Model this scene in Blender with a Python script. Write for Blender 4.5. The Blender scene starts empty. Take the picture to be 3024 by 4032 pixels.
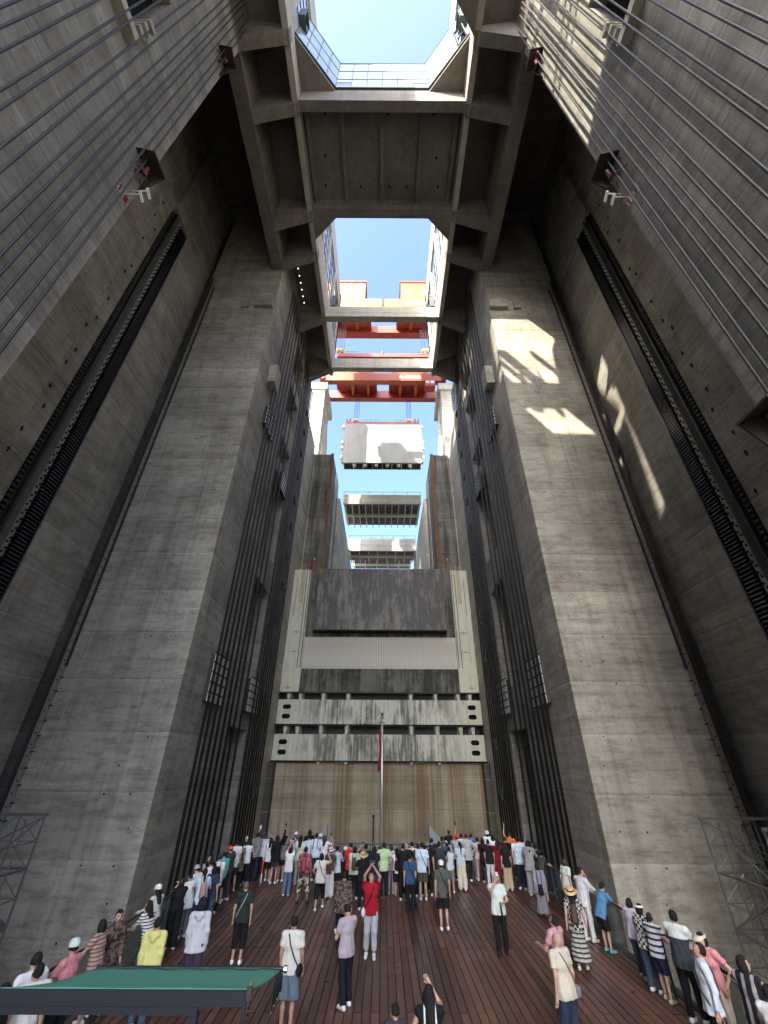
import bpy, math, random
from mathutils import Vector, Matrix
S = bpy.context.scene
COL = S.collection
R_ = math.radians
random.seed(7)
# ------------------------------------------------------------------ camera
TH = R_(31.48); RO = R_(0.33)
fw = Vector((0, math.cos(TH), math.sin(TH))); r0 = Vector((1, 0, 0)); u0 = Vector((0, -math.sin(TH), math.cos(TH)))
rt = math.cos(RO) * r0 + math.sin(RO) * u0; up = -math.sin(RO) * r0 + math.cos(RO) * u0
cd = bpy.data.cameras.new('camera'); cam = bpy.data.objects.new('camera', cd); COL.objects.link(cam)
m = Matrix((rt, up, -fw)).transposed().to_4x4(); m.translation = (0.45, 0, 4.6)
cam.matrix_world = m
cd.sensor_fit = 'HORIZONTAL'; cd.sensor_width = 36; cd.lens = 1607 * 36 / 3024
cd.clip_end = 5000; cd.clip_start = 0.1
S.camera = cam
# ------------------------------------------------------------------ world, sun, exposure
SUN = Vector((0.563, 1.0, -0.86)).normalized()          # direction the light travels
ELEV = math.asin(-SUN.z); 
W = bpy.data.worlds.new('World'); S.world = W; W.use_nodes = True
nt = W.node_tree; nt.nodes.clear()
sky = nt.nodes.new('ShaderNodeTexSky'); sky.sky_type = 'NISHITA'; sky.sun_disc = False
sky.sun_elevation = ELEV; sky.sun_rotation = math.atan2(-SUN.x, -SUN.y)
sky.air_density = 1.0; sky.dust_density = 7.5; sky.ozone_density = 6.0
bg = nt.nodes.new('ShaderNodeBackground'); bg.inputs[1].default_value = 0.105
wo = nt.nodes.new('ShaderNodeOutputWorld')
nt.links.new(sky.outputs[0], bg.inputs[0]); nt.links.new(bg.outputs[0], wo.inputs[0])
sl = bpy.data.lights.new('sun', 'SUN'); sl.energy = 2.0; sl.angle = R_(0.55); sl.color = (1.0, 0.90, 0.72)
so = bpy.data.objects.new('sun', sl); COL.objects.link(so); so.rotation_euler = SUN.to_track_quat('-Z', 'Y').to_euler()
S.view_settings.view_transform = 'Standard'; S.view_settings.look = 'None'; S.view_settings.gamma = 1
S.view_settings.use_curve_mapping = False
S.view_settings.exposure = 2.93
S.cycles.max_bounces = 10; S.cycles.diffuse_bounces = 8; S.cycles.glossy_bounces = 3; S.cycles.transmission_bounces = 4
S.cycles.sample_clamp_indirect = 8
# ------------------------------------------------------------------ helpers
class MB:
    def __init__(s): s.v = []; s.f = []; s.m = []; s.cur = 0
    def face(s, idx): s.f.append(tuple(idx)); s.m.append(s.cur)
    def poly(s, pts):
        n = len(s.v); s.v += [tuple(p) for p in pts]; s.face(range(n, n + len(pts)))
    def box(s, x0, x1, y0, y1, z0, z1):
        x0, x1 = min(x0, x1), max(x0, x1); y0, y1 = min(y0, y1), max(y0, y1); z0, z1 = min(z0, z1), max(z0, z1)
        n = len(s.v)
        s.v += [(x0, y0, z0), (x1, y0, z0), (x1, y1, z0), (x0, y1, z0), (x0, y0, z1), (x1, y0, z1), (x1, y1, z1), (x0, y1, z1)]
        for q in ((0, 3, 2, 1), (4, 5, 6, 7), (0, 1, 5, 4), (1, 2, 6, 5), (2, 3, 7, 6), (3, 0, 4, 7)): s.face([n + i for i in q])
        return s
    def hexa(s, p):                         # eight corners ordered like box
        n = len(s.v); s.v += [tuple(q) for q in p]
        for q in ((0, 3, 2, 1), (4, 5, 6, 7), (0, 1, 5, 4), (1, 2, 6, 5), (2, 3, 7, 6), (3, 0, 4, 7)): s.face([n + i for i in q])
        return s
    def prism(s, pts, z0, z1):              # polygon in plan
        if sum(pts[i - 1][0] * pts[i][1] - pts[i][0] * pts[i - 1][1] for i in range(len(pts))) < 0: pts = pts[::-1]
        n = len(s.v); k = len(pts)
        s.v += [(x, y, z0) for x, y in pts] + [(x, y, z1) for x, y in pts]
        s.face([n + i for i in range(k)][::-1]); s.face([n + k + i for i in range(k)])
        for i in range(k): j = (i + 1) % k; s.face((n + i, n + j, n + k + j, n + k + i))
        return s
    def tube(s, pts, rad, n=8, cap=True):
        pts = [Vector(p) for p in pts]; rads = rad if isinstance(rad, (list, tuple)) else [rad] * len(pts)
        base = len(s.v); prev = None
        for i, p in enumerate(pts):
            d = (pts[min(i + 1, len(pts) - 1)] - pts[max(i - 1, 0)]).normalized()
            if prev is None:
                a = d.cross(Vector((0, 0, 1)) if abs(d.z) < .9 else Vector((0, 1, 0))).normalized()
            else:
                a = (prev - d * prev.dot(d)).normalized()
            prev = a; b = d.cross(a)
            for k in range(n):
                t = 2 * math.pi * k / n
                s.v.append(tuple(p + (a * math.cos(t) + b * math.sin(t)) * rads[i]))
        for i in range(len(pts) - 1):
            for k in range(n):
                k2 = (k + 1) % n
                s.face((base + i * n + k, base + i * n + k2, base + (i + 1) * n + k2, base + (i + 1) * n + k))
        if cap:
            s.face([base + k for k in range(n)][::-1]); s.face([base + (len(pts) - 1) * n + k for k in range(n)])
        return s
    def mesh(s, name, mats, smooth=False):
        me = bpy.data.meshes.new(name); me.from_pydata(s.v, [], s.f)
        for mt in (mats if isinstance(mats, (list, tuple)) else [mats]): me.materials.append(mt)
        me.polygons.foreach_set('material_index', s.m)
        if smooth: me.polygons.foreach_set('use_smooth', [True] * len(s.f))
        me.update(); return me
    def build(s, name, mats, parent=None, smooth=False):
        return link(name, s.mesh(name, mats, smooth), parent)
def link(name, me, parent=None, loc=None, rot=None):
    o = bpy.data.objects.new(name, me); COL.objects.link(o)
    if parent is not None: o.parent = parent
    if loc is not None: o.location = loc
    if rot is not None: o.rotation_euler = rot
    return o
def tag(o, label=None, cat=None, group=None, kind=None):
    if label: o['label'] = label
    if cat: o['category'] = cat
    if group: o['group'] = group
    if kind: o['kind'] = kind
    return o
def thing(name, label, cat, group=None, loc=(0, 0, 0), rz=0):
    o = bpy.data.objects.new(name, None); COL.objects.link(o); o.location = loc; o.rotation_euler = (0, 0, rz)
    o.empty_display_size = .3
    return tag(o, label, cat, group)
SIDES = ((-1, 'left'), (1, 'right'))
ORD = 'first second third fourth fifth sixth seventh eighth ninth tenth eleventh twelfth thirteenth fourteenth fifteenth sixteenth'.split()
# ------------------------------------------------------------------ materials
def newmat(name):
    mt = bpy.data.materials.new(name); mt.use_nodes = True
    return mt, mt.node_tree, mt.node_tree.nodes['Principled BSDF']
def N(nt, t, **kw):
    n = nt.nodes.new(t)
    for k, v in kw.items(): setattr(n, k, v)
    return n
def simple(name, col, rough=.6, metal=0., noise=.0, nscale=8., spec=.5, bump=0.):
    mt, nt, b = newmat(name)
    b.inputs['Base Color'].default_value = (*col, 1); b.inputs['Roughness'].default_value = rough; b.inputs['Metallic'].default_value = metal
    b.inputs['Specular IOR Level'].default_value = spec
    if noise:
        tc = N(nt, 'ShaderNodeTexCoord'); nz = N(nt, 'ShaderNodeTexNoise'); nz.inputs['Scale'].default_value = nscale; nz.inputs['Detail'].default_value = 5
        nt.links.new(tc.outputs['Object'], nz.inputs['Vector'])
        mx = N(nt, 'ShaderNodeMix', data_type='RGBA')
        mx.inputs['A'].default_value = (*[c * (1 - noise) for c in col], 1); mx.inputs['B'].default_value = (*[min(1, c * (1 + noise)) for c in col], 1)
        nt.links.new(nz.outputs['Fac'], mx.inputs['Factor']); nt.links.new(mx.outputs['Result'], b.inputs['Base Color'])
        if bump:
            bp = N(nt, 'ShaderNodeBump'); bp.inputs['Strength'].default_value = bump; bp.inputs['Distance'].default_value = .02
            nt.links.new(nz.outputs['Fac'], bp.inputs['Height']); nt.links.new(bp.outputs['Normal'], b.inputs['Normal'])
    return mt
def ramp(nt, src, stops):
    r = N(nt, 'ShaderNodeValToRGB'); e = r.color_ramp.elements
    e[0].position, e[0].color = stops[0][0], (*[stops[0][1]] * 3, 1); e[1].position, e[1].color = stops[-1][0], (*[stops[-1][1]] * 3, 1)
    for p, v in stops[1:-1]:
        q = e.new(p); q.color = (v, v, v, 1)
    nt.links.new(src, r.inputs['Fac']); return r.outputs['Color']
def concrete(name, col, streak=.35, stain=(.16, .12, .08), stain_amt=.35, board=.25, lift=3.1, panel=(2.4, 1.2), dark_amt=.45, light_amt=.3, dash=.32, stain_scale=(.65, .65, .06), stain_rng=(.53, .70)):
    """poured concrete: broad clouds, pour lines, board marks, vertical run-off streaks, rusty stains, efflorescence"""
    mt, nt, b = newmat(name); L = nt.links.new
    tc = N(nt, 'ShaderNodeTexCoord'); P = tc.outputs['Object']
    def noise(scale, vec_scale=(1, 1, 1), detail=6, rough=.6, loc=(0, 0, 0)):
        mp = N(nt, 'ShaderNodeMapping'); mp.inputs['Scale'].default_value = vec_scale; mp.inputs['Location'].default_value = loc
        L(P, mp.inputs['Vector']); n = N(nt, 'ShaderNodeTexNoise'); n.inputs['Scale'].default_value = scale
        n.inputs['Detail'].default_value = detail; n.inputs['Roughness'].default_value = rough
        L(mp.outputs['Vector'], n.inputs['Vector']); return n.outputs['Fac']
    def mul(a, bb, op='MULTIPLY'):
        mn = N(nt, 'ShaderNodeMath', operation=op)
        for i, q in enumerate((a, bb)):
            if isinstance(q, (int, float)): mn.inputs[i].default_value = q
            else: L(q, mn.inputs[i])
        return mn.outputs[0]
    def mix(fac, a, bb, mode='MIX'):
        mx = N(nt, 'ShaderNodeMix', data_type='RGBA', blend_type=mode)
        if isinstance(fac, (int, float)): mx.inputs['Factor'].default_value = fac
        else: L(fac, mx.inputs['Factor'])
        for nm, q in (('A', a), ('B', bb)):
            if isinstance(q, tuple): mx.inputs[nm].default_value = (*q, 1)
            else: L(q, mx.inputs[nm])
        return mx.outputs['Result']
    clouds = noise(.22, detail=8, rough=.65)
    c = mix(ramp(nt, clouds, [(.3, 0), (.7, 1)]), tuple(x * (1 - dark_amt * .6) for x in col), tuple(min(1, x * (1 + light_amt)) for x in col))
    # horizontal banding within the lifts
    band = noise(1.0, (.03, .03, 1.1), detail=5, rough=.7)
    c = mix(mul(ramp(nt, band, [(.35, 0), (.65, 1)]), .45), c, tuple(x * 1.05 for x in col), 'MIX')
    c = mix(mul(ramp(nt, band, [(.50, 0), (.70, 1)]), .55), c, (.5, .48, .45), 'MULTIPLY')
    da = noise(1.0, (.7, .7, 2.6), detail=9, rough=.78, loc=(2, 9, 4))
    c = mix(mul(ramp(nt, da, [(.49, 0), (.60, 1)]), dash), c, (.50, .48, .45), 'MULTIPLY')
    c = mix(mul(ramp(nt, da, [(.30, 1), (.45, 0), (1, 0)]), dash * .35), c, tuple(min(1, x * 1.5) for x in col))
    sp = noise(3.0, (1, 1, 1.6), detail=8, rough=.82, loc=(7, 1, 3))
    c = mix(mul(ramp(nt, sp, [(.60, 0), (.70, 1)]), dark_amt * .7), c, (.5, .48, .45), 'MULTIPLY')
    # formwork panels of slightly different tone
    sx = N(nt, 'ShaderNodeSeparateXYZ'); L(P, sx.inputs[0]); cb = N(nt, 'ShaderNodeCombineXYZ')
    L(mul(sx.outputs[0], sx.outputs[1], 'ADD'), cb.inputs[0]); L(sx.outputs[2], cb.inputs[1])
    bk = N(nt, 'ShaderNodeTexBrick'); bk.offset = .5; bk.inputs['Scale'].default_value = 1
    bk.inputs['Color1'].default_value = (.66, .65, .63, 1); bk.inputs['Color2'].default_value = (1, 1, 1, 1); bk.inputs['Mortar'].default_value = (.62, .62, .62, 1)
    bk.inputs['Mortar Size'].default_value = .006; bk.inputs['Mortar Smooth'].default_value = .8; bk.inputs['Brick Width'].default_value = panel[0]; bk.inputs['Row Height'].default_value = panel[1]
    L(cb.outputs[0], bk.inputs['Vector'])
    c = mix(board, c, bk.outputs['Color'], 'MULTIPLY')
    # thin boards / scratches
    bd = noise(1.0, (.25, .25, 14), detail=3)
    c = mix(mul(ramp(nt, bd, [(.45, 0), (.7, 1)]), .10), c, (.6, .58, .55), 'MULTIPLY')
    # pour joint every lift
    fl = N(nt, 'ShaderNodeMath', operation='FLOOR'); L(mul(sx.outputs[2], lift, 'DIVIDE'), fl.inputs[0]); wn = N(nt, 'ShaderNodeTexWhiteNoise', noise_dimensions='1D'); L(fl.outputs[0], wn.inputs['W'])
    c = mix(mul(ramp(nt, wn.outputs['Value'], [(0, 0), (1, 1)]), .34), c, (.52, .51, .50), 'MULTIPLY')
    zz = mul(sx.outputs[2], lift, 'DIVIDE'); wob = mul(noise(.6, (1, 1, .1)), .05)
    fr = N(nt, 'ShaderNodeMath', operation='FRACT'); L(mul(zz, wob, 'ADD'), fr.inputs[0])
    c = mix(mul(ramp(nt, fr.outputs[0], [(0, 1), (.012, .8), (.05, 0), (1, 0)]), .38), c, (.45, .43, .4), 'MULTIPLY')
    c = mix(mul(ramp(nt, fr.outputs[0], [(0, 0), (.93, 0), (.985, 1), (1, .6)]), .16), c, (.75, .73, .68), 'MIX')
    # vertical run-off
    st = noise(1.0, (1.6, 1.6, .045), detail=6, rough=.7)
    c = mix(mul(ramp(nt, st, [(.5, 0), (.72, 1)]), streak), c, (.38, .36, .33), 'MULTIPLY')
    st2 = noise(1.0, (2.3, 2.3, .03), detail=4, rough=.6, loc=(9, 4, 2))
    c = mix(mul(ramp(nt, st2, [(.60, 0), (.75, 1)]), streak * .45), c, (.72, .70, .64), 'MIX')
    if stain_amt:
        s3 = noise(1.0, stain_scale, detail=6, rough=.7, loc=(3, 8, 1))
        c = mix(mul(ramp(nt, s3, [(stain_rng[0], 0), (stain_rng[1], 1)]), stain_amt), c, stain, 'MIX')
    # blotches of old dirt
    bl = noise(2.2, detail=8, rough=.75, loc=(5, 5, 5))
    c = mix(mul(ramp(nt, bl, [(.58, 0), (.72, 1)]), dark_amt), c, (.45, .43, .40), 'MULTIPLY')
    L(c, b.inputs['Base Color']); b.inputs['Roughness'].default_value = .85; b.inputs['Specular IOR Level'].default_value = .3
    bp = N(nt, 'ShaderNodeBump'); bp.inputs['Strength'].default_value = .35; bp.inputs['Distance'].default_value = .03
    L(mul(mul(bk.outputs['Fac'], -.6), mul(bl, band, 'ADD'), 'ADD'), bp.inputs['Height']); L(bp.outputs['Normal'], b.inputs['Normal'])
    return mt
M = {}
M['wall'] = concrete('wall_concrete', (.45, .43, .385), panel=(3.0, 1.24), board=.65, dash=.5, stain_amt=.35, dark_amt=.55)
M['face'] = concrete('face_concrete', (.50, .47, .40), stain_amt=.35, panel=(4.4, 1.55), board=.5, streak=.45, dash=.6, dark_amt=.6)
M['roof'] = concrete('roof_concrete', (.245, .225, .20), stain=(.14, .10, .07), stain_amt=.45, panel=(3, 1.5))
M['pier'] = concrete('pier_concrete', (.31, .30, .265), streak=.95, stain=(.06, .055, .04), stain_amt=.8, panel=(7, 1.6), board=.75, dark_amt=.7, stain_rng=(.46, .62))
M['pale'] = concrete('pale_concrete', (.55, .52, .43), streak=.3, stain_amt=.15, dark_amt=.2)
M['dam'] = concrete('dam_concrete', (.50, .43, .31), streak=.6, stain=(.21, .125, .055), stain_amt=.68, panel=(6, 3.2), board=.6, stain_scale=(.55, .55, .012), dash=.2, stain_rng=(.47, .56))
M['build'] = concrete('building_concrete', (.45, .42, .37), streak=.2, stain_amt=.05, dark_amt=.1, board=.1)
M['black'] = simple('black_void', (.008, .008, .01), .9)  # stands in for shade deep in the slot and window bay
M['hole'] = simple('tie_hole_dark', (.012, .012, .012), .9)
M['steel'] = simple('dark_steel', (.040, .040, .040), .6, .1, .3, 3)
M['cable'] = simple('cable_steel', (.03, .03, .032), .5, .4, .25, 6)
M['cablelight'] = simple('cable_galvanised', (.05, .05, .052), .5, .35, .35, 3)
M['ground'] = simple('ground_mud', (.10, .095, .08), .9, 0, .3, .5)
# ------------------------------------------------------------------ ground far below the deck
g = MB(); g.box(-1500, 1500, -1500, 1500, -15.5, -15); tag(g.build('ground', M['ground']), kind='structure')
XW, XR, YA, YP, YE = 12.9, 22.7, 9.75, 29.0, 49.6        # hall wall, recess wall, near wall end, pillar face, tower end
ZB, ZG, ZT = 59.35, 62.2, 75.0                             # outer beam underside, girder underside, recess ceiling
# ------------------------------------------------------------------ near walls
for s, side in SIDES:
    t = thing('tower_wall', 'towering grey concrete wall with hanging cables at the %s edge of the photo' % side, 'concrete wall', 'near tower walls', (s * XW, YA, -15))
    w = MB()
    # a window bay is cut into the wall at Y 3.6-5.2, Z 36.5-44
    for y0, y1, z0, z1 in ((-48 if s < 0 else -10, 3.6, -15, ZB), (5.2, YA, -15, ZB), (3.6, 5.2, -15, 36.6), (3.6, 5.2, 44.5, ZB)):
        w.box(s * XW, s * (XW + 1.4), y0, y1, z0, z1)
    w.box(s * (XW + 1.4), s * (XR + 1), YA - 1.2, YA, -15, ZT)
    o = w.build('wall_panel', M['wall'], t); o.matrix_parent_inverse = Matrix.Translation((-s * XW, -YA, 15))
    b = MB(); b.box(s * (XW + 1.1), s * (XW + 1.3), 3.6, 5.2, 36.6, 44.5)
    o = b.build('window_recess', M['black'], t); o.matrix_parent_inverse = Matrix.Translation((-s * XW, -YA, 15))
    b = MB()
    for k in range(4): b.box(s * (XW - .25 - .12 * k), s * (XW + .3), 4.95 + .0 * k, 5.5, 36.9 + k * .55, 37.2 + k * .55)
    b.box(s * (XW - .5), s * (XW + .2), 3.5, 5.3, 36.0, 36.55)
    o = b.build('stepped_sill', M['pale'], t); o.matrix_parent_inverse = Matrix.Translation((-s * XW, -YA, 15))
# ------------------------------------------------------------------ recess back walls
M['rack'] = simple('rack_steel', (.10, .10, .13), .28, .85, .25, 5)
M['bolt'] = simple('pale_bolted_steel', (.30, .30, .27), .5, .3, .35, 2)
M['rust'] = simple('rusty_steel', (.055, .036, .03), .8, .1, .4, 3)
M['redlead'] = simple('red_lead_rungs', (.12, .035, .025), .7, .1, .4, 3)
tm = MB(); tm.hexa([(0, 0, -.05), (.34, 0, -.05), (.34, .92, -.05), (0, .92, -.05), (0, 0, .05), (.34, 0, .02), (.34, .92, .02), (0, .92, .05)])
tooth_r = tm.mesh('tooth', M['rack'])
tm = MB(); tm.hexa([(-.34, 0, -.05), (0, 0, -.05), (0, .92, -.05), (-.34, .92, -.05), (-.34, 0, .02), (0, 0, .05), (0, .92, .05), (-.34, .92, .02)])
tooth_l = tm.mesh('tooth', M['rack'])
for s, side in SIDES:
    t = thing('recess_wall', 'set back concrete wall of the %s tower recess behind the toothed column' % side, 'concrete wall', 'recess walls')
    w = MB()
    w.box(s * XR, s * (XR + 1.5), YA, 19.3, -15, ZT)
    w.box(s * (XR + .5), s * (XR + 1.5), 19.3, 21.2, -15, ZT)      # recessed anchor strip
    w.box(s * (XR + 1.0), s * (XR + 1.5), 21.2, 24.0, -15, 57)
    w.box(s * (XR), s * (XR + 1.5), 21.2, 24.0, 57, ZT)
    w.box(s * XR, s * (XR + 1.5), 24.0, 29.5, -15, ZT)
    w.box(s * (XR + 1.2), s * (XR + 1.5), 29.5, 34.5, -15, ZT)
    w.build('wall_panel', M['wall'], t)
    a = MB()
    for k in range(26):
        z = 2 + k * 2.1 + .5 * math.sin(k * 3.1); y = 19.75 + .3 * (k % 3) + .2 * math.sin(k * 1.7)
        a.box(s * (XR + .42), s * (XR + .5), y, y + .05, z, z + .4); a.box(s * (XR + .44), s * (XR + .5), y - .08, y + .16, z + .2, z + .25)
    o = a.build('anchor_bar', M['hole'], t); tag(o, kind='stuff')
    # toothed nut column
    c = thing('nut_column', 'tall toothed steel column in a slot of the %s recess wall' % side, 'toothed column', 'toothed steel columns', (s * (XR + .02), 22.9, 0))
    inv = Matrix.Translation((-s * (XR + .02), -22.9, 0))
    def part(mb, name, mat, kind=None, parent=c, inv=inv):
        o = mb.build(name, mat, parent); o.matrix_parent_inverse = inv
        if kind: o['kind'] = kind
        return o
    p = MB(); p.box(s * (XR + .38), s * (XR + .9), 22.92, 23.9, -2, 56.6); part(p, 'back_plate', M['steel'])
    p = MB(); p.box(s * (XR + .0), s * (XR + .42), 23.88, 24.0, -2, 56.6); part(p, 'side_plate', M['rack'])
    p = MB(); p.box(s * (XR + .05), s * (XR + .6), 22.28, 22.62, -2, 56.9); part(p, 'bolt_strip', M['bolt'])
    p = MB()
    for k in range(84):
        z = -1 + k * .68
        for yy, dz in ((22.34, 0), (22.47, .3)): p.box(s * (XR - .03), s * (XR + .06), yy, yy + .09, z + dz, z + dz + .13)
    part(p, 'bolt', M['hole'], 'stuff')
    p = MB(); p.box(s * (XR + .2), s * (XR + .5), 21.72, 21.9, -2, 57.2); p.box(s * (XR + .5), s * (XR + .9), 21.6, 22.05, -2, 57.2); part(p, 'guide_rail', M['cablelight'])
    p = MB()
    for k in range(150):
        z = -1 + k * .385; p.box(s * (XR + .35), s * (XR + .75), 21.22, 21.5 + .06 * (k % 2), z, z + .2)
    part(p, 'rail_clip', M['steel'], 'stuff')
    for k in range(200):
        o = link('tooth', tooth_r if s > 0 else tooth_l, c, (s * .03, -.0, 4.4 + k * .2605 + (0 if k else 0)))
# ------------------------------------------------------------------ pillars with shafts in their inner faces
OPEN = ((-15, 7.2), (10.9, 21.2), (24.9, 35.5), (37.5, 41.0), (45.4, 50.5), (52.8, 59.5))
rnd = random.Random(3)
for s, side in SIDES:
    t = thing('tower_pillar', 'beige concrete tower pillar with tall shafts and cables on the %s of the gate' % side, 'concrete pillar', 'tower pillars', (s * XW, YP, -15))
    inv = Matrix.Translation((-s * XW, -YP, 15))
    def part(mb, name, mat, kind=None, parent=t, inv=inv):
        o = mb.build(name, mat, parent); o.matrix_parent_inverse = inv
        if kind: o['kind'] = kind
        return o
    w = MB(); w.box(s * XW, s * 21.7, YP, 30.2, -15, ZT); part(w, 'front_face', M['face'])
    w = MB()
    w.box(s * XW, s * (XW + 1.2), 30.2, 40.0, -15, ZT); w.box(s * XW, s * (XW + 1.2), 45.3, YE, -15, ZT)
    zs = [7.2, 10.9, 21.2, 24.9, 35.5, 37.5, 41.0, 45.4, 50.5, 52.8, 59.5, ZT]
    for a in range(0, len(zs), 2): w.box(s * XW, s * (XW + 1.2), 40.0, 45.3, zs[a], zs[a + 1])
    w.box(s * (XW + 1.2), s * 16.2, 39.0, 40.0, -15, ZT); w.box(s * (XW + 1.2), s * 16.2, 45.3, 46.3, -15, ZT); w.box(s * 16.2, s * 17, 39, 46.3, -15, ZT)
    w.box(s * (XW + 1.2), s * 21.7, YE - 1, YE, -15, ZT)
    w.box(s * 20.7, s * 21.7, 30.2, YE - 1, -15, ZT); w.box(s * 16.2, s * 21.7, 30.2, YE - 1, ZT - 1, ZT)
    part(w, 'inner_face', M['wall'])
    # rails beside the corner slot
    w = MB(); w.box(s * 21.28, s * 21.62, YP - .10, YP - .003, -14, 57); part(w, 'rusty_strip', M['rust'])
    w = MB(); w.box(s * 20.95, s * 21.26, YP - .16, YP - .003, -14, 57); part(w, 'guide_plate', M['bolt'])
    w = MB(); w.box(s * 20.86, s * 20.92, YP - .22, YP - .003, 10, 55); part(w, 'conduit', M['cablelight'])
    w = MB()
    for k in range(78): w.box(s * 20.83, s * 20.95, YP - .235, YP - .002, -12 + k * .85, -11.93 + k * .85)
    for k in range(110): w.box(s * 21.06, s * 21.14, YP - .19, YP - .15, -12 + k * .62, -11.9 + k * .62)
    part(w, 'clip', M['steel'], 'stuff')
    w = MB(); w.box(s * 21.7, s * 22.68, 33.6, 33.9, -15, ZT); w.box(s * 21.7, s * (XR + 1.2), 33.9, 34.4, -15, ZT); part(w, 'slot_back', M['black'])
    w = MB()
    for k in range(90): w.box(s * 21.71, s * 22.66, 30.4, 30.6, -13 + k * .8, -12.86 + k * .8)
    part(w, 'rung', M['redlead'], 'stuff')
    # corbel blocks on the front face and the inner face
    w = MB(); w.box(s * 13.0, s * 15.1, YP - .45, YP + .01, 50.9, 52.4); w.box(s * 15.9, s * 16.7, YP - .3, YP + .01, 50.9, 52.6); part(w, 'corbel', M['face'])
    w = MB(); w.box(s * (XW - .9), s * (XW + .01), 31.6, 33.2, 41.2, 44.0); part(w, 'corbel', M['face'])
    # tie holes
    h = MB()
    for k in range(34):
        z = -8 + k * 1.55
        for x in ((14.2, 15.9) if k % 2 else (13.9, 15.4)):
            if rnd.random() < .85 and z < 47:
                cx, cz, r = s * (x + rnd.uniform(-.1, .1)), z + rnd.uniform(-.1, .1), rnd.uniform(.035, .06)
                h.poly([(cx + r * math.cos(q * math.pi / 4), YP - .004, cz + r * math.sin(q * math.pi / 4)) for q in range(8)])
    part(h, 'tie_hole', M['hole'], 'stuff')
# lock head side walls beyond the towers
M['slime'] = concrete('slimy_concrete', (.13, .125, .105), streak=.9, stain=(.07, .065, .045), stain_amt=.6, dark_amt=.5, panel=(5, 2))
for s, side in SIDES:
    t = tag(MB().box(s * XW, s * 24, YE + .003, 60.5, -15, 56.4).build('lock_wall', M['pale']), 'pale jointed concrete wall strip between cables and gate on the %s' % side, 'concrete wall', 'lock side walls')
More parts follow.
